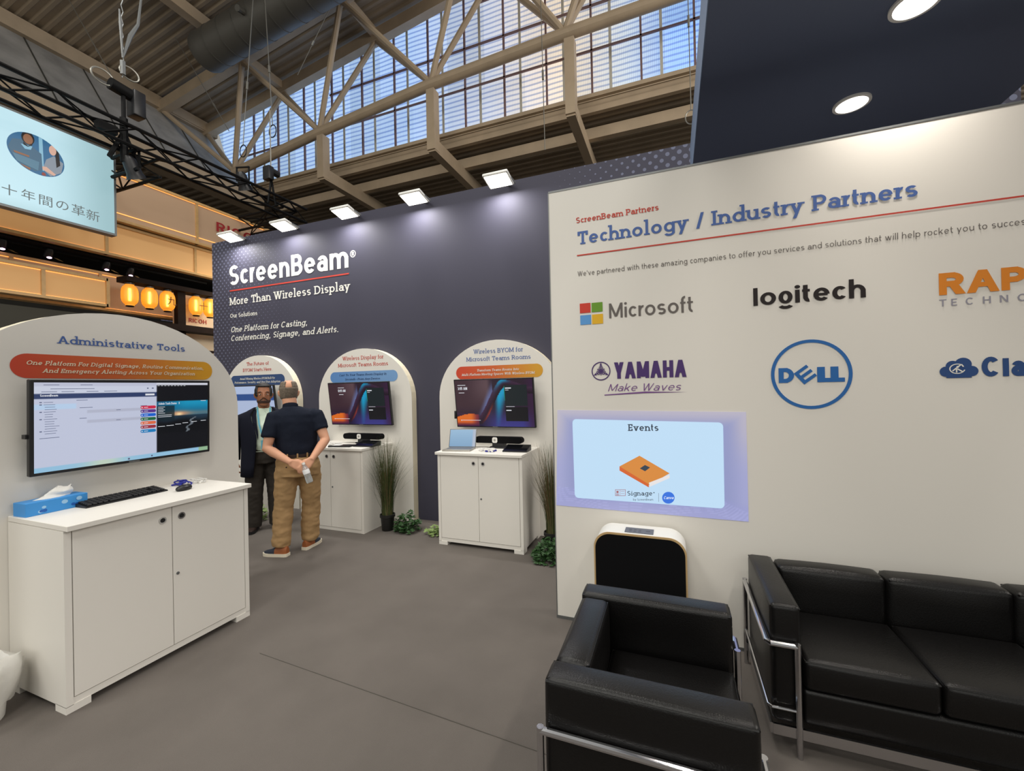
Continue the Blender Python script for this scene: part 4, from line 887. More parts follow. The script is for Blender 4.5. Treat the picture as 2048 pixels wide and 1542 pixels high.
for u0, u1, v in ((.022, .11, .375), (.19, .245, .79), (.205, .27, .70), (.205, .24, .575), (.395, .42, .655), (.395, .42, .53), (.535, .575, .695), (.04, .11, .97), (.21, .27, .97), (.07, .28, .925), (.03, .1, .893), (.12, .18, .893), (.24, .30, .893), (.33, .40, .893)): mb.poly([P4(u0, v), P4(u1, v), P4(u1, v+.006), P4(u0, v+.006)])
mb.poly([P4(.575, .92), P4(.585, .92), P4(.585, .935), P4(.575, .935)]); mb.poly([P4(.605, .92), P4(.617, .92), P4(.617, .935), P4(.605, .935)])
mb.poly([P4(.60, .014, -.004), P4(.61, .014, -.004), P4(.61, .034, -.004), P4(.60, .034, -.004)]); mb.poly([P4(.46, .012, -.004), P4(.472, .012, -.004), P4(.472, .034, -.004), P4(.46, .034, -.004)])
mb.build('screen_text', se('gtext', (92, 100, 130), .8), s4, smooth=0)
mb = MB(); mb.box(-.02, .02, .02, .06, -.012, .012); o = mb.build('dongle', 'black_plastic', t4, smooth=0); o.location = (-.485, .0, -.05)
d = thing('dongle', 'small black dongle hanging below the swirl screen over the laptop', 'dongle', (-2.345, 4.29, 1.33)); mb = MB(); mb.box(-.012, .012, -.01, .01, -.045, .045, .004); mb.build('dongle_body', 'black_plastic', d)

# ================================================================ things on the cabinets
def video_bar(label, x, y_, z, W_, lens):
    t = thing('video_bar', label, 'conference camera', (x, y_, z), 0, 'video bars'); h = .035
    mb = MB(); pts = pill_pts((-W_/2, 0, .055), (1, 0, 0), (0, 0, 1), W_, 2*h); mb.prism(pts, (0, .075, 0)); mb.build('bar_body', 'black_fabric', t)
    mb = MB(); pts = pill_pts((lens-.03, -.004, .06), (1, 0, 0), (0, 0, 1), .06, .06, .018); mb.prism(pts, (0, .01, 0)); l = mb.build('lens_plate', 'white_plastic', t)
    mb = MB(); mb.lathe([(.013, 0), (.013, .003), (.008, .004)], (lens, -.005, .09), 18, Matrix.Rotation(PI/2, 3, 'X')); mb.build('lens', 'silver', l)
    mb = MB(); mb.box(-.10, .10, .0, .09, 0, .018, .004); mb.box(-.075, .075, .02, .07, .01, .06); mb.build('stand', 'black_plastic', t); return t
video_bar('black video bar under the screen with the pale blue banner', -3.63, 4.21, .971, .58, -.04)
video_bar('black video bar behind the laptop', -1.79, 4.21, .971, .56, -.035)
def console(label, loc, rz):
    t = thing('touch_console', label, 'touch console', loc, rz, 'touch consoles'); mb = MB()
    mb.prism([(-.13, -.09, 0), (-.13, .09, 0), (-.13, .09, .055), (-.13, -.09, .012)], (.26, 0, 0)); mb.build('console_body', 'black_plastic', t, smooth=0)
    mb = MB(); mb.add([(-.12, -.082, .0155), (.12, -.082, .0155), (.12, .082, .0548), (-.12, .082, .0548)], [(0, 1, 2, 3)]); mb.build('touch_screen', mat('black_glass', (8, 9, 12), .08), t, smooth=0) if 'black_glass' not in MT else mb.build('touch_screen', 'black_glass', t, smooth=0)
    return t
console('black wedge touch console at the right end of the laptop cabinet', (-1.525, 4.09, .971), math.radians(4))
console('black wedge touch console on the cabinet behind the tall grass', (-3.42, 4.06, .971), math.radians(4))
lp = thing('laptop', 'open silver laptop on the cabinet nearest the white wall', 'laptop', (-2.165, 4.02, .971), math.radians(10))
mb = MB(); mb.box(-.155, .155, -.11, .11, 0, .014, .004); lb = mb.build('base', 'silver', lp)
mb = MB(); mb.box(-.135, .135, -.02, .095, .0142, .016); mb.build('key_area', 'grey_pad', lb, smooth=0)
mb = MB(); mb.box(-.155, .155, -.004, .004, 0, .205, .003); ls = mb.build('lid', 'grey_metal', lp); ls.location = (0, .112, .012); ls.rotation_euler = (math.radians(-17), 0, 0)
sc_ = picture('display', lambda u, v: mixc((120, 160, 196), (150, 186, 216), v) if u < .86 else (176, 186, 204), 14, 10, (-.147, -.0052, .008), (.294, 0, 0), (0, 0, .188), 'screen_glow', ls)
tray = thing('tablet', 'flat black tablet lying on the cabinet behind the man in khaki', 'tablet', (-3.70, 3.95, .971), math.radians(12)); mb = MB(); mb.box(-.14, .14, -.07, .07, 0, .018, .005); mb.build('tablet_body', 'black_plastic', tray)
mb = MB(); mb.box(-.10, .0, -.05, .03, .0185, .021); mb.build('paper_slip', 'tissue', tray, smooth=0)
def tangle(label, loc, m_, seed, n=4, spread=.10, r=.0035, plug='white_plastic', cat='cable'):
    rnd = random.Random(seed); t = thing('cable_bundle', label, cat, loc)
    mb = MB()
    for k in range(n):
        a = [rnd.uniform(0, 6.28) for _ in range(6)]
        pts = [(spread*(math.sin(s*.7+a[0])*.8+.4*math.sin(s*1.9+a[1])), spread*.55*(math.cos(s*.8+a[2])*.8+.35*math.sin(s*2.3+a[3])), .006+.012*(1+math.sin(s*1.3+a[4]))) for s in [i*.32 for i in range(24)]]
        mb.tube(pts, r, 6)
    mb.build('cord', m_, t); mb = MB()
    for k in range(n+1):
        x, y_ = rnd.uniform(-1, 1)*spread, rnd.uniform(-.5, .5)*spread; mb.box(-.016, .016, -.008, .008, 0, .016, .003, mtx=Matrix.Translation((x, y_, 0))@Matrix.Rotation(rnd.uniform(0, 3), 4, 'Z'))
    mb.build('plug', plug, t); return t
tangle('tangle of white cables and small plugs beside the laptop', (-1.83, 3.99, .971), 'white_cable', 5, 4, .09, plug='blue_cable')
tangle('white cables lying left of the black tablet', (-3.88, 4.02, .971), 'white_cable', 9, 3, .08)
tangle('blue cable and clear clips behind the computer mouse', (-3.36, 2.0, .968), 'blue_cable', 12, 3, .075, .005, 'white_plastic')
tangle('thin pale cable loops near the back edge of the left cabinet', (-3.33, 2.10, .968), 'white_cable', 15, 3, .055, .0028)
# tissue box, keyboard, mouse on the left cabinet (front edge along X = -2.96)
tb = thing('tissue_box', 'blue tissue box with a tissue sticking out, left of the keyboard', 'tissue box', (-3.415, 1.335, .968), math.radians(93))
mb = MB(); mb.box(-.135, .135, -.06, .06, 0, .075, .002, 1); bx_ = mb.build('carton', 'tissue_box', tb, smooth=0)
rnd = random.Random(4)
for k in range(9):
    mb = MB(); x, z, r = rnd.uniform(-.11, .11), rnd.uniform(.015, .06), rnd.uniform(.006, .013); mb.poly([(x+r*1.2*math.cos(i*PI/7), -.0605-k*1e-4, z+r*math.sin(i*PI/7)) for i in range(14)]); mb.build('printed_spot', ('tissue_box_dark', 'tissue_box_pale')[k % 2], bx_, smooth=0)
mb = MB(); n = 14; vs = []; fs = []
for j in range(6):
    for i in range(n):
        q = 2*PI*i/n; rr_ = (.065*(1-j*.12))*(1+.22*math.sin(3*q+j)); vs.append((rr_*math.cos(q)*1.2+.012*j, rr_*.28*math.sin(q)+.006*math.sin(j*2+q), .073+j*.011+.010*math.sin(2*q+j*.5)*(j/5)))
for j in range(5):
    for i in range(n): i2 = (i+1) % n; fs.append((j*n+i, j*n+i2, (j+1)*n+i2, (j+1)*n+i))
fs.append(tuple(5*n+i for i in range(n))); mb.add(vs, fs); mb.build('tissue', 'tissue', tb, smooth=60)
kb = thing('keyboard', 'black full-size keyboard on the left cabinet', 'keyboard', (-3.33, 1.635, .968), math.radians(92))
mb = MB(); mb.prism([(-.22, -.068, 0), (-.22, .068, 0), (-.22, .068, .024), (-.22, .045, .022), (-.22, -.068, .008)], (.44, 0, 0)); mb.build('keyboard_case', 'black_plastic', kb, smooth=0)
kme = None
for r_ in range(6):
    for c_ in range(16):
        if r_ == 0 and 4 <= c_ <= 8:
            if c_ != 4: continue
            sx_ = 5.6
        else: sx_ = 1
        if c_ == 13 and r_ in (2, 3): continue
        x = -.198+c_*.0262+(.0262*2 if sx_ > 1 else 0); y_ = -.052+r_*.0195+(.004 if r_ == 5 else 0); z = .0165+r_*.0026
        if kme is None: mb = MB(); mb.box(-.0105, .0105, -.008, .008, -.006, .004, .002, 1); o = mb.build('key', mat('key_black', (30, 30, 33), .5), kb); kme = o
        else: o = kme.copy(); C.objects.link(o); o.parent = kb
        o.location = (x, y_, z); o.scale = (sx_, 1, 1)
ms = thing('computer_mouse', 'black computer mouse right of the keyboard', 'mouse', (-3.18, 1.905, .968), math.radians(100))
mb = MB(); mb.ball((0, 0, .014), .055, .033, .024, 18, 10); 
mb.v = [(x, y_, max(z, 0)) for x, y_, z in mb.v]; mb.build('mouse_body', 'black_plastic', ms)
mb = MB(); mb.tube([(.028, 0, .034), (.042, 0, .029)], .006, 8); mb.build('scroll_wheel', 'grey_metal', ms)
# bin with a white bag at the left edge
bn = thing('waste_bin', 'small bin lined with a white plastic bag beside the left cabinet', 'waste bin', (-3.28, 1.0, 0))
mb = MB(); mb.lathe([(.085, 0), (.09, .01), (.105, .20), (.10, .20), (.086, .012)], n=24); mb.build('bucket', 'white_plastic', bn)
n = 40; vs = []; fs = []; rnd = random.Random(8); ph = [rnd.uniform(0, 6) for _ in range(6)]
prof = [(.102, .10), (.118, .09), (.135, .14), (.150, .20), (.150, .255), (.132, .29), (.105, .30), (.085, .27), (.08, .2)]
for j, (r, z) in enumerate(prof):
    for i in range(n):
        q = 2*PI*i/n; w_ = 1+.06*math.sin(3*q+ph[0]+j*.5)+.045*math.sin(7*q+ph[1]-j)+.025*math.sin(13*q+ph[2]+j*2); vs.append((r*w_*math.cos(q), r*w_*math.sin(q), z+.012*math.sin(5*q+ph[3]+j)))
for j in range(len(prof)-1):
    for i in range(n): i2 = (i+1) % n; fs.append((j*n+i, j*n+i2, (j+1)*n+i2, (j+1)*n+i))
mb = MB(); mb.add(vs, fs); wrinkle(mb.build('bag_liner', 'bag', bn, smooth=50), .010, 26)

# ================================================================ seating
def cushion(mb, x0, x1, y0, y1, z0, z1, r=.03, puff=.012):
    """padded leather block"""
    bm = bmesh.new(); bmesh.ops.create_cube(bm, size=1)
    for v in bm.verts: v.co = V(((x0+x1)/2+v.co.x*(x1-x0), (y0+y1)/2+v.co.y*(y1-y0), (z0+z1)/2+v.co.z*(z1-z0)))
    bmesh.ops.bevel(bm, geom=bm.edges[:], offset=r, segments=4, affect='EDGES', profile=.5)
    bmesh.ops.subdivide_edges(bm, edges=[e for e in bm.edges if e.calc_length() > .12], cuts=3, use_grid_fill=True)
    cx, cy_, cz = (x0+x1)/2, (y0+y1)/2, (z0+z1)/2
    for v in bm.verts:
        a, b_, c = (abs(v.co.x-cx)/((x1-x0)/2), abs(v.co.y-cy_)/((y1-y0)/2), abs(v.co.z-cz)/((z1-z0)/2)); k = max(a, b_, c)
        for ax, val, (p, q) in ((0, a, (b_, c)), (1, b_, (a, c)), (2, c, (a, b_))):
            if val > .98: v.co[ax] += math.copysign(puff*(1-min(p, 1)**2)*(1-min(q, 1)**2), v.co[ax]-(cx, cy_, cz)[ax])
    bm.verts.index_update(); vs = [v.co.copy() for v in bm.verts]; fs = [[v.index for v in f.verts] for f in bm.faces]; bm.free(); return mb.add(vs, fs)
def seam(mb, x0, x1, y0, y1, z, r=.0045): mb.tube([(x0, y0, z), (x1, y0, z), (x1, y1, z), (x0, y1, z), (x0, y0, z)], r, 6)
def lounge(label, name, cat, loc, rz, W_, D, n, TH=.645):
    """cube lounge seat: front faces local -Y, origin on the floor in the middle of the front; outer width W_"""
    t = thing(name, label, cat, loc, rz); aw = .118; h = W_/2; L = 'black_leather'
    for sx_ in (-1, 1):
        x0, x1 = (-h, -h+aw) if sx_ < 0 else (h-aw, h)
        mb = MB(); cushion(mb, x0, x1, 0, D-.0, .125, TH, .022, .004); a = mb.build('armrest', L, t, smooth=60)
        mb = MB(); seam(mb, x0+.006, x1-.006, .006, D-.006, TH-.012); mb.build('piping', L, a)
    cw_ = (W_-2*aw-.01)/n
    for k in range(n):
        x0 = -h+aw+.005+k*cw_; x1 = x0+cw_-.004
        mb = MB(); cushion(mb, x0, x1, D-.135, D-.005, .30, TH-.006, .028, .01); b_ = mb.build('back_cushion', L, t, smooth=60)
        mb = MB(); seam(mb, x0+.012, x1-.012, D-.127, D-.013, TH-.02); mb.build('piping', L, b_)
        mb = MB(); cushion(mb, x0, x1, .0, D-.14, .285, .42, .025, .010); s = mb.build('seat_cushion', L, t, smooth=60)
        mb = MB(); seam(mb, x0+.008, x1-.008, .006, D-.146, .408); mb.build('piping', L, s)
    mb = MB(); cushion(mb, -h+aw+.002, h-aw-.002, .012, D-.02, .125, .282, .02, .004); mb.build('seat_base', L, t, smooth=60)
    zt = TH-.165; fr = mat('frame', (205, 205, 208), .16, 1) if 'frame' not in MT else M('frame')
    mb = MB(); o_ = .02; mb.bar((-h, -.008, .10), (h, -.008, .10), .012, .045); mb.bar((-h, D+.006, .10), (h, D+.006, .10), .012, .045)
    for sx_ in (-1, 1): mb.bar((sx_*(h+.006), -.01, .10), (sx_*(h+.006), D, .10), .012, .045)
    mb.build('base_rail', fr, t, smooth=0)
    for sx_ in (-1, 1):
        X_ = sx_*(h+.016); Xi = sx_*(h-aw+.02)
        mb = MB(); mb.tube([(Xi, -.018, zt), (X_-sx_*.012, -.018, zt), (X_, -.006, zt), (X_, D+.01, zt)], .0125, 10); mb.build('arm_rail', fr, t)
        mb = MB(); mb.tube([(Xi, -.018, zt+.012), (Xi, -.018, 0)], .0125, 10); mb.build('leg', fr, t)
        mb = MB(); mb.tube([(X_, D+.01, zt+.012), (X_, D+.01, 0)], .0125, 10); mb.build('leg', fr, t)
        mb = MB(); mb.tube([(Xi, -.018, .20), (X_-sx_*.012, -.018, .20), (X_, -.006, .20), (X_, D, .20)], .006, 8); mb.build('side_wire', fr, t)
    return t
lounge('black leather three-seat sofa with chrome frame against the white wall', 'sofa', 'sofa', (1.215, 2.155, 0), 0, 1.665, .60, 3)
lounge('black leather armchair with chrome frame in the foreground', 'armchair', 'armchair', (.215, 1.735, 0), PI/2, .745, .645, 1)
# white rounded projector housing on the floor
pb_ = thing('floor_projector', 'white rounded cabinet with black mesh front standing under the projected slide', 'projector', (-.215, 2.66, 0))
def rr(x0, x1, z1, r, n=10): return [(x0, .02)]+[(x0+r-r*math.cos(PI/2*i/n), z1-r+r*math.sin(PI/2*i/n)) for i in range(n+1)]+[(x1-r+r*math.sin(PI/2*i/n), z1-r+r*math.cos(PI/2*i/n)) for i in range(n+1)]+[(x1, .02)]
mb = MB(); mb.prism([(x, 0, z) for x, z in rr(-.27, .27, .715, .10)], (0, .19, 0)); mb.build('shell', 'white_plastic', pb_, smooth=40)
mb = MB(); mb.prism([(x, -.003, z) for x, z in rr(-.272, .272, .717, .10)], (0, .006, 0)); mb.build('front_rim', 'tan_edge', pb_, smooth=40)
mb = MB(); mb.prism([(x, -.006, z) for x, z in rr(-.262, .262, .705, .092)], (0, .004, 0)); mb.build('mesh_front', 'black_fabric', pb_, smooth=40)
mb = MB(); mb.box(-.085, .085, .03, .12, .7155, .719); pd = mb.build('control_pad', 'grey_pad', pb_, smooth=0)
mb = MB()
for k in range(3):
    for s_ in (0, 1): mb.box(-.06+k*.028, -.044+k*.028, .05+s_*.028, .055+s_*.028, .7192, .7198)
mb.box(.04, .065, .07, .074, .7192, .7198); mb.build('button_mark', 'black_plastic', pd, smooth=0)
for sx_ in (-.2, .2): mb = MB(); mb.box(sx_-.03, sx_+.03, .03, .17, 0, .022); mb.build('foot', 'black_plastic', pb_, smooth=0)

# ================================================================ people
def head(mb, cx, cy_, z0, s=1.0, nose=True):
    """head lofted from chin to crown; face looks along +Y"""
    pr_ = [(0, .030, .034, .050), (.016, .046, .052, .036), (.045, .058, .070, .018), (.08, .066, .084, .008), (.115, .0715, .092, .002), (.15, .074, .096, -.002), (.18, .072, .094, -.006), (.205, .062, .083, -.008), (.224, .043, .060, -.010), (.235, .018, .026, -.010)]
    mb.rings([(cx, cy_+c*s, z0+z*s, a*s, b_*s) for z, a, b_, c in pr_], 26)
    for sx_ in (-1, 1):
        mb.tube([(cx+sx_*.070*s, cy_-.006*s, z0+.082*s), (cx+sx_*.080*s, cy_-.014*s, z0+.105*s), (cx+sx_*.081*s, cy_-.016*s, z0+.128*s), (cx+sx_*.071*s, cy_-.004*s, z0+.142*s)], [.009*s, .013*s, .015*s, .010*s], 8)
    if nose:
        mb.tube([(cx, cy_+.088*s, z0+.148*s), (cx, cy_+.104*s, z0+.118*s), (cx, cy_+.110*s, z0+.098*s), (cx, cy_+.092*s, z0+.088*s)], [.009*s, .012*s, .015*s, .012*s], 8)
        for sx_ in (-1, 1): mb.tube([(cx+sx_*.012*s, cy_+.090*s, z0+.150*s), (cx+sx_*.05*s, cy_+.072*s, z0+.150*s)], .009*s, 6)
        mb.tube([(cx-.022*s, cy_+.082*s, z0+.058*s), (cx, cy_+.091*s, z0+.06*s), (cx+.022*s, cy_+.082*s, z0+.058*s)], .009*s, 6)
def cap_shell(name, m_, cx, cy_, z0, s, zr, ang, off, parent, dip=None):
    """hair that follows the skull between the heights zr and the angles ang (degrees, 90 = face)"""
    pr_ = [(0.03, .052, .062, .026), (.05, .060, .073, .016), (.08, .066, .084, .008), (.115, .0715, .092, .002), (.15, .074, .096, -.002), (.18, .072, .094, -.006), (.205, .062, .083, -.008), (.224, .043, .060, -.010), (.236, .012, .016, -.010)]
    def prof(z):
        for (z1, a, b_, c), (z2, a2, b2, c2) in zip(pr_, pr_[1:]):
            if z <= z2: t = max(0, (z-z1)/(z2-z1)); return a+(a2-a)*t, b_+(b2-b_)*t, c+(c2-c)*t
        return pr_[-1][1:]
    na, nz_ = 40, 14; vs = []; fs = []
    for j in range(nz_+1):
        for i in range(na+1):
            q = math.radians(ang[0]+(ang[1]-ang[0])*i/na); z = zr[0]+(zr[1]-zr[0])*j/nz_
            if dip: z = max(z, zr[0]+dip(math.degrees(q))) if z < zr[0]+dip(math.degrees(q)) else z
            a, b_, c = prof(z); e = off*(1 if 0 < i < na and 0 < j else -.6)*(1+.12*math.sin(i*2.1+j*1.7)); top = .35*off if j == nz_ else 0
            vs.append((cx+(a+e)*s*math.cos(q), cy_+c*s+(b_+e)*s*math.sin(q), z0+(z+(e if z > .2 else 0)+top)*s))
    for j in range(nz_):
        for i in range(na): a = j*(na+1)+i; fs.append((a, a+1, a+na+2, a+na+1))
    mb = MB(); mb.add(vs, fs); o = mb.build(name, m_, parent, smooth=180); md = o.modifiers.new('s', 'SOLIDIFY'); md.thickness = .004; md.offset = -1; return o
def finger(mb, base, d, bend, L, r):
    """three bones from the knuckle, curling about the axis d x bend"""
    d = V(d).normalized(); b_ = V(bend).normalized(); pts = [V(base)-d*.018, V(base)]; a = .30
    for k, f in enumerate((.45, .31, .24)): pts.append(pts[-1]+(d*math.cos(a)+b_*math.sin(a))*L*f); a += .55
    mb.tube(pts, [r*1.05, r*1.05, r, r*.92, r*.75], 8)
def hand(mb, wrist, d, side, palm, curl=1):
    """wrist point, pointing direction, thumb-side direction, palm-facing direction"""
    w_ = V(wrist); d = V(d).normalized(); s = V(side).normalized(); p = V(palm).normalized()
    for k in range(-2, 3): mb.tube([w_-d*.01+s*k*.010, w_+d*.045+s*k*.0155, w_+d*.088+s*k*.017], [.016, .0165, .0115], 8)
    for k, (L, r) in enumerate(((.074, .0088), (.084, .0092), (.078, .0088), (.060, .0078))): finger(mb, w_+d*.088+s*(.030-k*.0205), d, p*curl, L, r)
    mb.tube([w_+d*.012+s*.026, w_+d*.040+s*.047+p*.010, w_+d*.066+s*.052+p*.022, w_+d*.086+s*.046+p*.034], [.014, .0125, .0108, .0085], 8)

def shoe(foot_loc, rz, parent, upper, heel, sole):
    Rm = Matrix.Translation(foot_loc)@Matrix.Rotation(rz, 4, 'Z')
    def out(y, w_): return w_
    prof = [(-.085, .026), (-.06, .036), (-.01, .037), (.05, .043), (.11, .045), (.155, .036), (.178, .016)]
    loop = [(x, y) for y, x in prof]+[(-x, y) for y, x in reversed(prof)]
    mb = MB(); mb.prism([Rm@V((x*1.08, y*1.04, 0)) for x, y in loop], (0, 0, .03)); s_ = mb.build('shoe_sole', sole, parent, smooth=50)
    secs = [(-.082, .024, .095), (-.055, .034, .10), (-.01, .036, .098), (.04, .041, .088), (.10, .043, .062), (.15, .033, .05), (.176, .012, .04)]
    for nm, m_, sl in (('shoe_heel', heel, secs[:4]), ('shoe_upper', upper, secs[3:])):
        vs = []; fs = []; n = 12
        for y, w_, h_ in sl:
            for i in range(n): q = PI*i/(n-1); vs.append(Rm@V((w_*math.cos(q), y, .028+(h_-.028)*math.sin(q)**.7)))
        for j in range(len(sl)-1):
            for i in range(n-1): a = j*n+i; fs.append((a, a+1, a+n+1, a+n))
        fs.append(tuple(range(n))); fs.append(tuple((len(sl)-1)*n+i for i in range(n)))
        mb = MB(); mb.add(vs, fs); mb.build(nm, m_, parent, smooth=50)

# ---- the man in khaki trousers, seen from behind (local +Y = the way he faces)
mb = MB()
head(mb, -.065, .075, 1.497, 1.09); mb.tube([(-.045, .02, 1.40), (-.055, .045, 1.50), (-.062, .06, 1.57)], [.072, .068, .068], 14)
mb.rings([(0, 0, .95, .14, .10), (0, 0, 1.1, .15, .11), (0, 0, 1.25, .165, .11), (-.01, .0, 1.37, .165, .10), (-.03, .01, 1.44, .10, .075)], 20)
SHL, ELL, WRL = V((-.20, .0, 1.375)), V((-.265, -.075, 1.085)), V((-.055, -.235, .945))
SHR, ELR, WRR = V((.185, .0, 1.375)), V((.262, -.085, 1.13)), V((.115, -.245, .955))
for a, b_, c in ((SHL, ELL, WRL), (SHR, ELR, WRR)):
    mb.tube([a, a.lerp(b_, .35), a.lerp(b_, .8), b_, b_.lerp(c, .25), b_.lerp(c, .7), c], [.058, .055, .048, .046, .047, .036, .028], 14)
for sx_, kn, ft in ((-1, V((-.125, .02, .48)), V((-.165, -.01, .09))), (1, V((.115, .06, .48)), V((.095, .09, .09)))):
    mb.tube([(sx_*.085, 0, .95), (sx_*.095, .0, .80), kn, kn.lerp(ft, .4), ft], [.08, .085, .052, .05, .036], 12)
hand(mb, WRL, (.80, -.10, -.42), (.4, .1, .9), (.15, .9, -.25), 1)
hand(mb, WRR, (-.66, -.22, -.62), (-.6, .1, .75), (-.2, .85, -.45), 1.2)
manA = fuse(mb, 'person', 'skin', .0075, 3)
tag(manA, 'man seen from behind in navy polo and khaki trousers, hands clasped behind his back', 'person', 'two men talking')
manA.location = (-3.612, 3.233, 0); manA.rotation_euler = (0, 0, math.radians(49.5)); A_ = manA
mb = MB()
mb.rings([(0, .005, .985, .178, .135), (0, .015, 1.06, .192, .152), (-.003, .02, 1.14, .196, .158), (-.005, .012, 1.24, .205, .152), (-.008, .0, 1.33, .214, .138), (-.012, -.004, 1.40, .200, .120), (-.02, .004, 1.45, .145, .100), (-.035, .012, 1.485, .085, .080)], 28)
for a, b_ in ((SHL, ELL), (SHR, ELR)): mb.tube([a+V((-.06 if a.x > 0 else .06, 0, .012)), a+V((0, 0, .002)), a.lerp(b_, .3), a.lerp(b_, .66 if a.x < 0 else .58)], [.080, .080, .078, .074], 16)
wrinkle(fuse(mb, 'polo_shirt', 'navy_shirt', .010, 3, A_), .006, 8, (1.3, 1.3, 1))
mb = MB(); mb.lathe([(.066, -.02), (.074, .0), (.070, .03), (.063, .036), (.060, .0)], (-.052, .034, 1.475), 24, Matrix.Rotation(-.30, 3, 'X')); mb.build('collar', 'navy_shirt', A_)
mb = MB(); mb.rings([(.005, .003, .985, .184, .138), (.005, .003, .93, .200, .150), (.008, -.012, .86, .212, .166), (.008, -.018, .79, .206, .158)], 26)
for sx_, kn, ft in ((-1, V((-.13, .015, .47)), V((-.160, -.012, .085))), (1, V((.122, .06, .47)), V((.108, .085, .085)))):
    hp = V((sx_*.104+.008, -.008, .82)); pts = [hp, hp.lerp(kn, .35), hp.lerp(kn, .75), kn, kn.lerp(ft, .22), kn.lerp(ft, .45), kn.lerp(ft, .62), kn.lerp(ft, .78), kn.lerp(ft, .9), ft]
    mb.tube(pts, [.110, .106, .095, .090, .094, .087, .090, .082, .090, .084], 18)
wrinkle(fuse(mb, 'trousers', 'khaki', .010, 3, A_), .010, 9, (1, 1, 1.7))
mb = MB(); n = 36; vs = []; fs = []
for z, e in ((.972, .004), (.974, .009), (1.006, .009), (1.008, .004)):
    for i in range(n): q = 2*PI*i/n; vs.append(((.179+e)*math.cos(q), .004+(.136+e)*math.sin(q), z))
for j in range(3):
    for i in range(n): i2 = (i+1) % n; fs.append((j*n+i, j*n+i2, (j+1)*n+i2, (j+1)*n+i))
mb.add(vs, fs); mb.build('belt', 'belt', A_, smooth=60)
for q in (-90, -62, -118, -30, -150):
    c = V((.190*math.cos(math.radians(q)), .004+.147*math.sin(math.radians(q)), .99)); mb = MB(); mb.box(-.007, .007, -.003, .003, -.028, .028, mtx=Matrix.Translation(c)@Matrix.Rotation(math.radians(q+90), 4, 'Z')); mb.build('belt_loop', 'khaki', A_, smooth=0)
for x in (-.10, .115): mb = MB(); mb.ball((x, -.165, .895), .007, .005, .007, 8, 6); mb.build('pocket_button', 'belt', A_)
cap_shell('hair', 'hair_grey', -.065, .075, 1.497, 1.09, (.055, .165), (160, 380), .008, A_)
cap_shell('hair', 'hair_grey', -.065, .075, 1.497, 1.09, (.15, .216), (292, 388), .006, A_); cap_shell('hair', 'hair_grey', -.065, .075, 1.497, 1.09, (.15, .216), (152, 248), .006, A_)
shoe(V((-.165, -.03, 0)), math.radians(52), A_, 'shoe_navy', 'shoe_tan', 'shoe_sole'); shoe(V((.100, .07, 0)), math.radians(-38), A_, 'shoe_navy', 'shoe_tan', 'shoe_sole')
# the water bottle in his hands
wb = thing('water_bottle', 'clear plastic water bottle held behind his back by the man in khaki', 'bottle')
mA = Matrix.Translation(A_.location)@A_.rotation_euler.to_matrix().to_4x4()
wb.location = mA@V((.058, -.285, .895)); wb.rotation_euler = (math.radians(8), math.radians(164), A_.rotation_euler.z)
mb = MB(); mb.lathe([(.012, -.035), (.014, -.02), (.026, .005), (.031, .025), (.030, .07), (.0315, .075), (.030, .08), (.0315, .115), (.030, .15), (.024, .155)], n=20); mb.build('bottle_body', 'bottle', wb)
mb = MB(); mb.lathe([(.0318, .022), (.0322, .024), (.0322, .062), (.0318, .064)], n=20); mb.build('bottle_label', 'bottle_label', wb)
mb = MB(); mb.lathe([(.0145, -.052), (.0145, -.03)], n=14); mb.build('bottle_cap', 'white_plastic', wb)

# ---- the man in the navy blazer, facing the camera
mb = MB()
head(mb, 0, .05, 1.475, 1.1); mb.tube([(0, .01, 1.38), (0, .025, 1.47), (0, .035, 1.54)], [.070, .064, .064], 14)
mb.rings([(0, 0, .95, .14, .10), (0, 0, 1.1, .15, .11), (0, 0, 1.25, .16, .11), (0, 0, 1.35, .165, .10), (0, .01, 1.42, .10, .075)], 20)
SL_, EL_, WL_ = V((-.215, .0, 1.325)), V((-.300, -.03, 1.09)), V((-.290, -.02, .84)); SR_, ER_, WR_ = V((.215, .0, 1.325)), V((.300, -.05, 1.09)), V((.295, -.06, .84))
for a, b_, c, sg in ((SL_, EL_, WL_, -1), (SR_, ER_, WR_, 1)):
    mb.tube([a, a.lerp(b_, .5), b_, b_.lerp(c, .4), c], [.055, .05, .044, .042, .028], 12); hand(mb, c, (0, .2, -1), (-sg*.3, 1, .1), (-sg, .1, 0), 1)
for sx_ in (-1, 1): mb.tube([(sx_*.085, 0, .95), (sx_*.095, .0, .80), (sx_*.10, .02, .47), (sx_*.115, .0, .09)], [.08, .085, .052, .036], 12)
manB = fuse(mb, 'person', 'skin_brown', .0075, 3); B_ = manB
tag(manB, 'bearded man in navy blazer and pale shirt with a teal lanyard, facing the camera', 'person', 'two men talking')
manB.location = (-4.585, 3.64, 0); manB.rotation_euler = (0, 0, math.radians(-128))
mb = MB(); mb.rings([(0, .01, .93, .170, .135), (0, .02, 1.02, .178, .150), (0, .02, 1.12, .180, .152), (0, .012, 1.25, .182, .142), (0, .004, 1.34, .182, .120), (0, .004, 1.41, .130, .098), (0, .012, 1.45, .082, .080)], 26); wrinkle(fuse(mb, 'shirt', 'pale_shirt', .010, 3, B_), .004, 12)
mb = MB()
for sx_ in (-1, 1): mb.add([(sx_*.004, .098, 1.415), (sx_*.060, .070, 1.465), (sx_*.085, .055, 1.425), (sx_*.040, .110, 1.375)], [(0, 1, 2, 3)])
c_ = mb.build('shirt_collar', 'pale_shirt', B_, smooth=0); md = c_.modifiers.new('s', 'SOLIDIFY'); md.thickness = .006
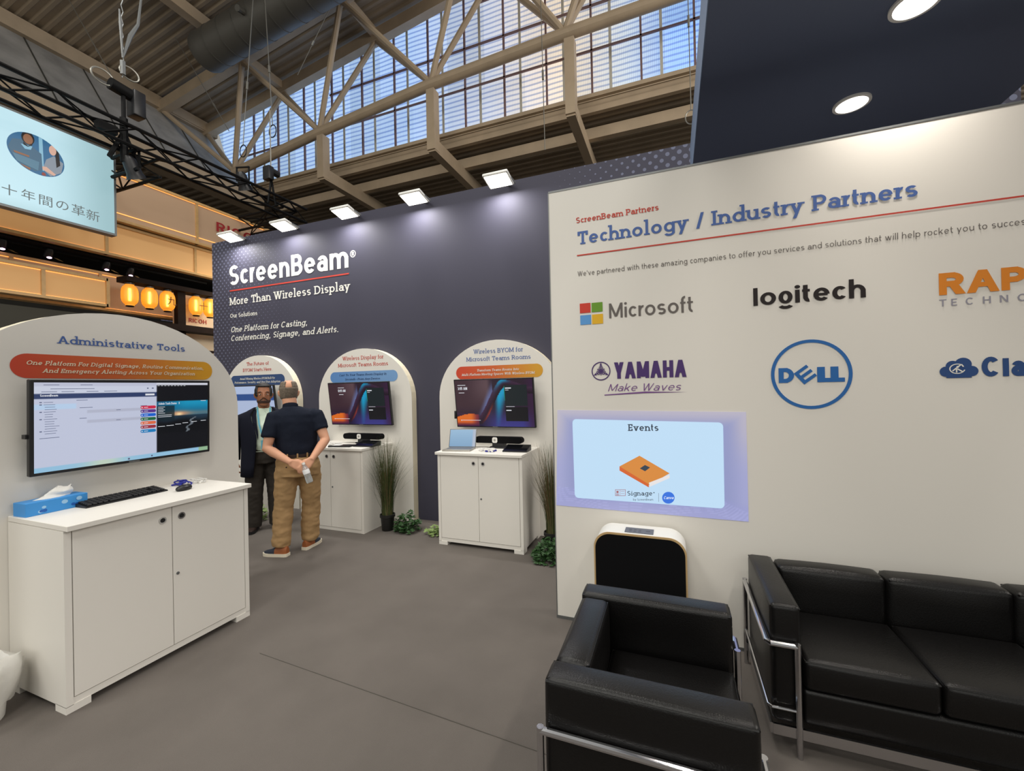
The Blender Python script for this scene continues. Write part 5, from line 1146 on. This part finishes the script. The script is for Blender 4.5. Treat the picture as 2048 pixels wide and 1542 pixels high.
mb = MB(); mb.rings([(0, .004, .96, .172, .138), (0, .0, .88, .194, .150), (0, -.01, .80, .196, .152)], 26)
for sx_ in (-1, 1): mb.tube([(sx_*.095, -.004, .83), (sx_*.105, .005, .64), (sx_*.108, .015, .47), (sx_*.115, .0, .25), (sx_*.12, -.005, .05)], [.112, .102, .092, .086, .082], 16)
wrinkle(fuse(mb, 'trousers', 'dark_trousers', .010, 3, B_), .007, 9, (1, 1, 1.7))
mb = MB(); mb.rings([(0, .01, .955, .176, .140), (0, .01, .957, .179, .143), (0, .01, .988, .179, .146), (0, .01, .99, .176, .142)], 30); mb.build('belt', 'belt', B_)
mb = MB(); mb.box(-.02, .02, .152, .160, .955, .990, .003, 1); mb.build('belt_buckle', 'silver', B_)
# blazer: open shell, sleeves, lapels
mb = MB(); n = 40; vs = []; fs = []
rowsB = [(.66, .242, .184, 30), (.78, .238, .180, 27), (.92, .232, .176, 24), (1.02, .232, .178, 21), (1.12, .236, .178, 20), (1.22, .244, .170, 24), (1.31, .248, .154, 31), (1.38, .222, .132, 38), (1.425, .150, .108, 46), (1.455, .098, .090, 58)]
for z, a, b_, g in rowsB:
    for i in range(n+1): q = math.radians(90+g+(360-2*g)*i/n); vs.append((a*math.cos(q), .012+b_*math.sin(q), z))
for j in range(len(rowsB)-1):
    for i in range(n): a = j*(n+1)+i; fs.append((a, a+1, a+n+2, a+n+1))
mb.add(vs, fs); bz = mb.build('blazer', 'blazer', B_, smooth=70); md = bz.modifiers.new('s', 'SOLIDIFY'); md.thickness = .012; md.offset = 0
for a, b_, c in ((SL_, EL_, WL_), (SR_, ER_, WR_)):
    mb = MB(); mb.tube([a+V((-.05 if a.x > 0 else .05, 0, .01)), a, a.lerp(b_, .5), b_, b_.lerp(c, .5), c.lerp(b_, .04)], [.080, .078, .070, .064, .057, .050], 18); mb.build('sleeve', 'blazer', bz, smooth=70)
for sx_ in (-1, 1):
    mb = MB(); mb.add([(sx_*.078, .085, 1.452), (sx_*.125, .095, 1.37), (sx_*.120, .135, 1.30), (sx_*.092, .168, 1.20), (sx_*.066, .186, 1.09), (sx_*.062, .180, 1.15), (sx_*.075, .155, 1.27), (sx_*.082, .115, 1.37)], [(0, 1, 7), (1, 2, 6, 7), (2, 3, 5, 6), (3, 4, 5)]); l = mb.build('lapel', 'blazer', bz, smooth=0); md = l.modifiers.new('s', 'SOLIDIFY'); md.thickness = .008
for sx_ in (-1, 1):
    mb = MB(); P_ = [V((sx_*.066, .060, 1.47)), V((sx_*.062, .118, 1.38)), V((sx_*.050, .158, 1.26)), V((sx_*.020, .180, 1.12)), V((sx_*.006, .182, 1.08))]
    for p, q in zip(P_, P_[1:]): mb.bar(p, q, .016, .003)
    mb.build('lanyard', 'lanyard', B_, smooth=0)
mb = MB(); mb.box(-.035, .035, .178, .182, .98, 1.08); mb.build('name_badge', 'lanyard', B_, smooth=0)
cap_shell('hair', 'hair_black', 0, .05, 1.475, 1.1, (.10, .236), (138, 402), .011, B_)
cap_shell('hair', 'hair_black', 0, .05, 1.475, 1.1, (.198, .236), (0, 360), .012, B_)
beard = cap_shell('beard', 'beard_brown', 0, .05, 1.475, 1.1, (.034, .060), (12, 168), .0035, B_)
FB = lambda x, y_, z: (x*1.1, .05+(y_-.05)*1.1, 1.475+(z-1.488)*1.1)
mb = MB(); mb.tube([FB(-.032, .128, 1.552), FB(-.012, .142, 1.566), FB(.012, .142, 1.566), FB(.032, .128, 1.552)], .0055, 6); mb.build('moustache', 'hair_black', B_)
mb = MB(); mb.tube([FB(-.02, .137, 1.547), FB(0, .142, 1.548), FB(.02, .137, 1.547)], .005, 6); mb.build('lips', 'lip', B_)
for sx_ in (-1, 1):
    mb = MB(); mb.ball(FB(sx_*.031, .132, 1.612), .013, .008, .007, 12, 8); e = mb.build('eye', 'eye_white', B_); mb = MB(); mb.ball(FB(sx_*.031, .1385, 1.612), .0055, .003, .006, 8, 6); mb.build('iris', 'black_hole', e)
    mb = MB(); mb.tube([FB(sx_*.013, .139, 1.634), FB(sx_*.032, .139, 1.640), FB(sx_*.050, .126, 1.634)], .0048, 6); mb.build('eyebrow', 'hair_black', B_)
shoe(V((-.12, -.03, 0)), math.radians(14), B_, 'shoe_dark', 'shoe_dark', 'black_plastic'); shoe(V((.12, -.03, 0)), math.radians(-14), B_, 'shoe_dark', 'shoe_dark', 'black_plastic')

# ================================================================ plants
def tall_grass(label, loc, seed, lean=(0, 0), H=.92, n=230, spread=.20, dry=.25, clipx=None):
    rnd = random.Random(seed); t = thing('potted_grass', label, 'potted plant', loc, 0, 'tall potted grasses')
    mb = MB(); mb.lathe([(.062, 0), (.066, .01), (.078, .15), (.088, .155), (.088, .185), (.078, .188), (.074, .165)], n=24); mb.build('pot', 'pot', t)
    for nm, m_, f in (('blades', 'grass', 1-dry), ('dry_blades', 'grass_dry', dry)):
        mb = MB()
        for k in range(int(n*f)):
            q = rnd.uniform(0, 2*PI); r0 = .066*math.sqrt(rnd.random()); h_ = H*rnd.uniform(.62, 1.08); o = spread*rnd.uniform(.1, 1)**1.2; cu = rnd.uniform(1.6, 3.2); w_ = rnd.uniform(.0018, .0036)
            if rnd.random() < .06: o *= 1.9; h_ *= .8
            ax = V((-math.sin(q), math.cos(q), 0)); L = []
            for i in range(7):
                s = i/6; x = r0*math.cos(q)+o*math.cos(q)*s**cu+lean[0]*s*s; y_ = r0*math.sin(q)+o*math.sin(q)*s**cu+lean[1]*s*s
                y_ = min(y_, .31)
                if clipx: x = min(x, clipx[1]); x = max(x, clipx[0])
                L.append(V((x, y_, .16+h_*s*(1-.10*s*o/spread))))
            vs = []
            for i, p in enumerate(L): e = ax*w_*(1-.85*(i/6)); vs += [p-e, p+e]
            mb.add(vs, [(2*i, 2*i+1, 2*i+3, 2*i+2) for i in range(6)])
        o = mb.build(nm, m_, t, smooth=0); o['kind'] = 'stuff'
    return t
tall_grass('tall reed grass in a black pot in front of the pale blue banner panel', (-3.145, 4.06, 0), 1, (.01, -.02), .90, 620, .27, .18, (-.16, .3))
tall_grass('tall dry reed grass between the laptop cabinet and the white partner wall', (-1.15, 4.05, 0), 2, (-.01, .0), .88, 460, .26, .5, (-.22, .25))
def ivy(label, loc, seed, n, R, H, m_='ivy', flat=False):
    rnd = random.Random(seed); t = thing('ivy_plant', label, 'plant', loc, 0, 'ivy on the floor'); mb = MB(); ms_ = MB()
    for k in range(n):
        q = rnd.uniform(0, 2*PI); r = R*math.sqrt(rnd.random()); x, y_ = r*math.cos(q), r*math.sin(q)*.8; z = .012+rnd.random()*H*(1-(r/R)**2*.7)
        s = rnd.uniform(.022, .045); mt = Matrix.Translation((x, y_, z))@Matrix.Rotation(rnd.uniform(0, 2*PI), 4, 'Z')@Matrix.Rotation(rnd.uniform(-.2, 1.0), 4, 'X')
        pts = [(0, -.1), (.45, -.25), (.95, .0), (.55, .3), (.6, .75), (.2, .7), (0, 1.25), (-.2, .7), (-.6, .75), (-.55, .3), (-.95, 0), (-.45, -.25)]
        vs = [mt@V((0, .2*s, .22*s))]+[mt@V((a*s, b_*s, -.10*s*abs(a))) for a, b_ in pts]; mb.add(vs, [(0, i+1, (i+1) % 12+1) for i in range(12)])
        if k % 5 == 0: ms_.tube([(0, 0, .0), (x*.5, y_*.5, z*.6+.03), (x, y_, z)], .0025, 5)
    for v in range(len(mb.v)): x, y_, z = mb.v[v]; mb.v[v] = (x, y_, max(z, .004))
    o = mb.build('leaves', m_, t, smooth=0); o['kind'] = 'stuff'; ms_.build('stems', m_, t); return t
ivy('dark green ivy clump on the floor beside the tall grass pot', (-2.90, 4.10, 0), 3, 150, .16, .22)
ivy('pale green trailing ivy by the left foot of the laptop cabinet', (-2.50, 4.10, 0), 4, 60, .13, .10, 'ivy_pale')
ivy('green ivy clump behind the legs of the man in the blazer', (-5.06, 3.84, 0), 5, 170, .17, .26, 'ivy_pale')
ivy('green ivy clump at the base of the white partner wall corner', (-1.12, 3.80, 0), 6, 190, .17, .20)

# ================================================================ neighbouring stand with paper lightboxes
def lightbox(label, X, y0, y1, z0, z1, divs, rail=None, m_='paper', depth=.16, top=True, bottom=True):
    """timber framed paper fascia in the plane X=..., lit by LED strips behind the frame edge"""
    t = thing('lightbox_fascia', label, 'lightbox', (X, (y0+y1)/2, z0), 0, 'paper lightboxes'); f = .045
    ys = [y0]+list(divs)+[y1]
    for a, b_ in zip(ys, ys[1:]):
        mb = MB(); mb.box(X-.03, X-.015, a+.02, b_-.02, z0+.02, z1-.02); own(mb.build('paper_panel', m_, smooth=0), t)
    mb = MB(); mb.box(X-depth, X+.02, y0, y1, z0, z0+f); mb.box(X-depth, X+.02, y0, y1, z1-f, z1)
    for y_ in (y0, y1): mb.box(X-depth, X+.02, y_-f/2, y_+f/2, z0, z1)
    for y_ in divs: mb.box(X-.06, X+.015, y_-f/2, y_+f/2, z0, z1)
    own(mb.build('frame', 'oak', smooth=0), t)
    for ok, z in ((top, z1-f-.012), (bottom, z0+f)):
        if ok: mb = MB(); mb.box(X-.014, X-.006, y0+.03, y1-.03, z, z+.009); own(mb.build('led_strip', 'led_strip', smooth=0), t)
    if rail is not None:
        mb = MB(); mb.box(X-.014, X-.006, y0+.03, y1-.03, rail, rail+.012); own(mb.build('led_strip', 'led_strip', smooth=0), t)
    return t
XR = -9.0
f1 = lightbox('topmost paper lightbox fascia with dark red lettering at its far end', XR, 1.2, 7.6, 4.69, 5.56, (2.9, 5.72, 7.25), 4.83, 'paper_grey', bottom=False)
f2 = lightbox('middle paper lightbox fascia below the photo screen', XR-.12, .8, 6.6, 4.09, 4.67, (2.2, 4.30, 5.75), None, 'paper', top=False)
f3 = lightbox('lowest paper lightbox fascia, front one with two lit panels', XR+.1, .6, 4.20, 3.14, 3.62, (3.42,), None, 'paper')
f4 = lightbox('lowest paper lightbox fascia, set back behind the lanterns', XR-.5, .6, 6.6, 3.17, 3.86, (3.3, 4.38,), None, 'paper_grey')
mb = MB(); a = at(433, 462, X=XR+.02); b_ = at(508, 494, X=XR+.02); lay(mb, 'RICOH', (XR+.022, a.y, a.z), (0, 1, 0), (0, 0, 1), b_.y-a.y+.25, .20, w=.16, gap=.14); own(mb.build('lettering', 'ink_ricoh', smooth=0), f1)
# photo screen
XS = -8.0; ps = thing('photo_screen', 'bright hanging screen with a round photo and grey Japanese lettering', 'screen', (XS, 2.6, 4.1))
mb = MB(); z0, z1 = 4.14, 5.39; y0, y1 = 1.0, 3.875; mb.box(XS-.14, XS-.004, y0-.03, y1+.03, z0-.03, z1+.03); own(mb.build('screen_frame', 'grey_metal', smooth=0), ps)
s_ = picture('screen', lambda u, v: mixc((188, 222, 232), (150, 184, 190), max(ss(.72, 1, u), ss(.12, -.05, v)*.5)), 30, 20, (XS, y0, z0), (0, y1-y0, 0), (0, 0, z1-z0), vcolmat('photo_glow', .95)); own(s_, ps)
def sp(px, py, o): p = at(px, py, X=XS); return V((XS+o, p.y, p.z))
def zz(l, o): return [sp(x/4.671, 150+y_/4.671, o) for x, y_ in l]
ec_ = zz([(330, 742)], .004)[0]
cE = (330, 742)
ell = [(330+270*math.cos(2*PI*i/48)*1.0, 742+ (0.42*270*math.cos(2*PI*i/48)) + 178*math.sin(2*PI*i/48)) for i in range(48)]
def inside(l):                                      # keep the figures inside the round photo
    r = []
    for x, y_ in l:
        dx = (x-330)/270; dy = (y_-742-.42*270*dx)/178; k = math.hypot(dx, dy)
        if k > .985: dx, dy = dx/k*.985, dy/k*.985
        r.append((330+270*dx, 742+.42*270*dx+178*dy))
    return r
PC = dict(bgblue=(52, 108, 150), shirt=(74, 108, 132), darkb=(28, 58, 84), face=(150, 104, 76), hair=(30, 26, 28), grey=(140, 150, 162), face2=(220, 176, 156), lap=(92, 132, 154), light=(140, 190, 214), red=(150, 70, 60))
def pp(name, l, c, o, clip=True): mb = MB(); mb.poly(zz(inside(l) if clip else l, o)); own(mb.build(name, se('ph_'+c, PC[c], .8), smooth=0), s_)
def blob(cx, cy_, rx, ry, sk=.35, n=20): return [(cx+rx*math.cos(2*PI*i/n), cy_+sk*rx*math.cos(2*PI*i/n)+ry*math.sin(2*PI*i/n)) for i in range(n)]
pp('round_photo', ell, 'bgblue', .004, False)
pp('photo_detail', [(360, 570), (400, 585), (410, 900), (370, 880)], 'light', .0055)
pp('photo_detail', [(60, 660), (110, 590), (200, 600), (310, 680), (385, 740), (395, 890), (330, 900), (200, 880), (100, 800)], 'shirt', .007)
pp('photo_detail', [(190, 640), (230, 690), (285, 700), (300, 670)], 'light', .008)
pp('photo_detail', blob(257, 590, 62, 60), 'hair', .0085); pp('photo_detail', blob(258, 600, 46, 46), 'face', .010)
pp('photo_detail', [(212, 622), (258, 665), (304, 640), (296, 660), (256, 672), (216, 650)], 'hair', .0105)
pp('photo_detail', [(110, 720), (362, 815), (352, 895), (135, 800)], 'lap', .012)
pp('photo_detail', [(120, 700), (270, 755), (268, 770), (130, 722)], 'face', .0125); pp('photo_detail', [(180, 825), (280, 870), (276, 895), (200, 862)], 'face', .0125)
pp('photo_detail', [(395, 880), (430, 790), (500, 760), (590, 830), (600, 940), (470, 950)], 'grey', .007)
pp('photo_detail', [(460, 660), (520, 670), (565, 730), (560, 850), (525, 870), (510, 720)], 'hair', .0085); pp('photo_detail', blob(488, 708, 34, 46), 'face2', .010)
pp('photo_detail', [(390, 855), (430, 860), (520, 935), (500, 945), (395, 885)], 'face2', .0115); pp('photo_detail', blob(405, 930, 20, 18), 'red', .012)
mat('ink_jp', (120, 132, 136), .6)
for ch, l, b0, r_, tp in (('十', 5, 1092, 165, 965), ('年', 190, 1140, 335, 1010), ('間', 350, 1195, 500, 1060), ('の', 512, 1235, 650, 1120), ('革', 660, 1285, 800, 1165), ('新', 800, 1335, 935, 1205)):
    A = zz([(l, b0)], .006)[0]; B = zz([(r_, b0+40)], .006)[0]; font_polys(ch, A+V((0, 0, .0)), (0, 1, 0), (0, 0, 1), (B.y-A.y)*1.0, 'ink_jp', None, 'lettering'); own(bpy.data.objects[-1] if False else [o for o in C.objects if o.name.startswith('lettering')][-1], s_)
# dark timber beam, posts and the white wall with lettering
bt_ = thing('timber_frame', 'dark brown timber beam and post carrying the paper lanterns', 'timber frame', (XR+.1, 5.3, 2.9))
mb = MB(); mb.box(XR-.1, XR+.2, 4.42, 8.0, 3.63, 3.72); own(mb.build('beam', 'dark_wood', smooth=0), bt_)
mb = MB(); mb.box(XR-.02, XR+.10, 5.28, 5.42, 0, 3.63); own(mb.build('post', 'dark_wood', smooth=0), bt_)
mb = MB(); mb.box(XR-.1, XR+.2, 4.3, 8.0, 2.86, 2.98); own(mb.build('beam', 'dark_wood', smooth=0), bt_)
sw = thing('stand_wall', 'cream stand wall with small dark red lettering behind the lanterns', 'stand wall', (XR-.3, 6.8, 0))
mb = MB(); mb.box(XR-.3, XR-.2, 5.42, 8.2, 0, 3.62); own(mb.build('panel', mat('cream', (226, 206, 178), .8), smooth=0), sw)
mb = MB(); a = at(378, 644, X=XR-.19); b_ = at(413, 640, X=XR-.19); lay(mb, 'RICOH', (XR-.19, a.y, a.z), (0, 1, 0), (0, 0, 1), b_.y-a.y, .085, w=.15, gap=.14); own(mb.build('lettering', 'ink_ricoh', smooth=0), sw)
sl = thing('slatted_screen', 'brown slatted timber screen below the cream stand wall', 'slatted screen', (XR+.0, 6.6, 0))
mb = MB(); mb.box(XR-.02, XR+.03, 5.45, 8, 2.48, 2.53); own(mb.build('rail', 'dark_wood', smooth=0), sl)
for k in range(18): mb = MB(); mb.box(XR-.015, XR+.015, 5.5+k*.135, 5.53+k*.135, 0, 2.5); own(mb.build('slat', 'dark_wood', smooth=0), sl)
def lantern_geo(t):
    mb = MB(); rs = []
    for i in range(23):
        s = i/22; r = .118*(1-abs(2*s-1)**3.2)**.5+.0025*(i % 2); rs.append((max(r, .062), -.19+.38*s))
    mb.lathe(rs, n=26); mb.build('paper_shade', 'lantern', t, smooth=40)
    mb = MB(); mb.lathe([(.065, .185), (.068, .19), (.068, .21), (.06, .212)], n=20); mb.build('top_ring', 'black_plastic', t)
    mb = MB(); mb.lathe([(.055, -.205), (.06, -.20), (.06, -.188)], n=20); mb.build('bottom_ring', 'dark_wood', t)
    mb = MB(); mb.tube([(0, 0, .21), (0, 0, .235)], .008, 6); mb.build('hanger', 'black_plastic', t)
chars = (None, None, '九', '十', '年')
for k, (y_, ch) in enumerate(zip((4.50, 4.80, 5.09, 5.60, 5.87), chars)):
    t = thing('paper_lantern', ('plain yellow paper lantern at the left end of the row', 'plain yellow paper lantern, second in the row', 'yellow paper lantern with one brush character, left of the timber post', 'yellow paper lantern with a cross-like character, right of the timber post', 'yellow paper lantern partly hidden by the blue wall')[k], 'lantern', (XR+.12, y_, 3.40), 0, 'paper lanterns in a row')
    lantern_geo(t)
    if ch: o = font_polys(ch, V((.135, -.085+(.06 if k > 2 else 0), -.075)), (0, 1, 0), (0, 0, 1), .17, 'ink_ink', t, 'character')
    mb = MB(); mb.tube([(.0, 0, .10), (0, 0, -.09)], [.009, .011], 8); mb.build('bulb', 'bulb', t)
area('stand_fill', (XR+1.0, 6.3, 3.55), (XR-.3, 6.4, 2.6), .5, 1.6, 16, (1, .86, .68))      # fill light added to brighten the neighbouring stand's cream wall
# track spotlights in the dark gap under the middle fascia
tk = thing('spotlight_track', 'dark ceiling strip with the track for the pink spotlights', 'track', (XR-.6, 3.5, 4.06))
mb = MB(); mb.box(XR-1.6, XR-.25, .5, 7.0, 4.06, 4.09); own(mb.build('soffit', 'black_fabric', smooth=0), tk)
mb = MB(); mb.box(XR-.5, XR-.46, .8, 6.2, 4.03, 4.06); own(mb.build('rail', 'black_metal', smooth=0), tk)
for k, (px, py, lab) in enumerate(((3, 490, 'pink-lit track spotlight at the left edge of the photo'), (97, 508, 'pink-lit track spotlight, second from the left, above the front lightbox'), (212, 533, 'pink-lit track spotlight above the end of the front lightbox'), (236, 518, 'small pink-lit track spotlight set back in the dark gap'), (260, 545, 'pink-lit track spotlight over the timber beam'))):
    X_ = XR-.48 if k != 3 else XR-.9; p = at(px, py, X=X_); t = thing('track_spotlight', lab, 'spotlight', p, 0, 'pink track spotlights')
    mb = MB(); mb.lathe([(.04, .10), (.055, .06), (.055, -.05), (.06, -.055)], n=16, mtx=Matrix.Rotation(.5, 3, 'Y')); mb.build('lamp_body', 'black_plastic', t)
    mb = MB(); mb.tube([(0, 0, .06), (0, 0, 4.04-p.z)], .012, 6); mb.build('stem', 'black_metal', t)
    mb = MB(); mb.ball((.02, 0, -.062), .032, .032, .014, 12, 6); mb.build('lens', 'pink_lens', t)
    mb = MB(); mb.add([(.03, .05, -.05), (.09, .08, -.09), (.08, .15, -.10), (.02, .10, -.05)], [(0, 1, 2, 3)]); mb.build('barn_door', 'oak', t, smooth=0)
# dim grey partitions of the stands beyond
mb = MB(); mb.box(-12.2, -12, -2, 2.9, 0, 3.1); tag(mb.build('partition', mat('dim_brown', (84, 66, 58), .9), smooth=0), 'dim brown partition behind the left arched panel', 'partition')
mb = MB(); mb.box(-13.2, -13, 2, at(310, 640, X=-13).y, 0, 3.6); tag(mb.build('partition', mat('dim_grey', (92, 90, 82), .9), smooth=0), 'dim grey partition under the paper lightboxes', 'partition')
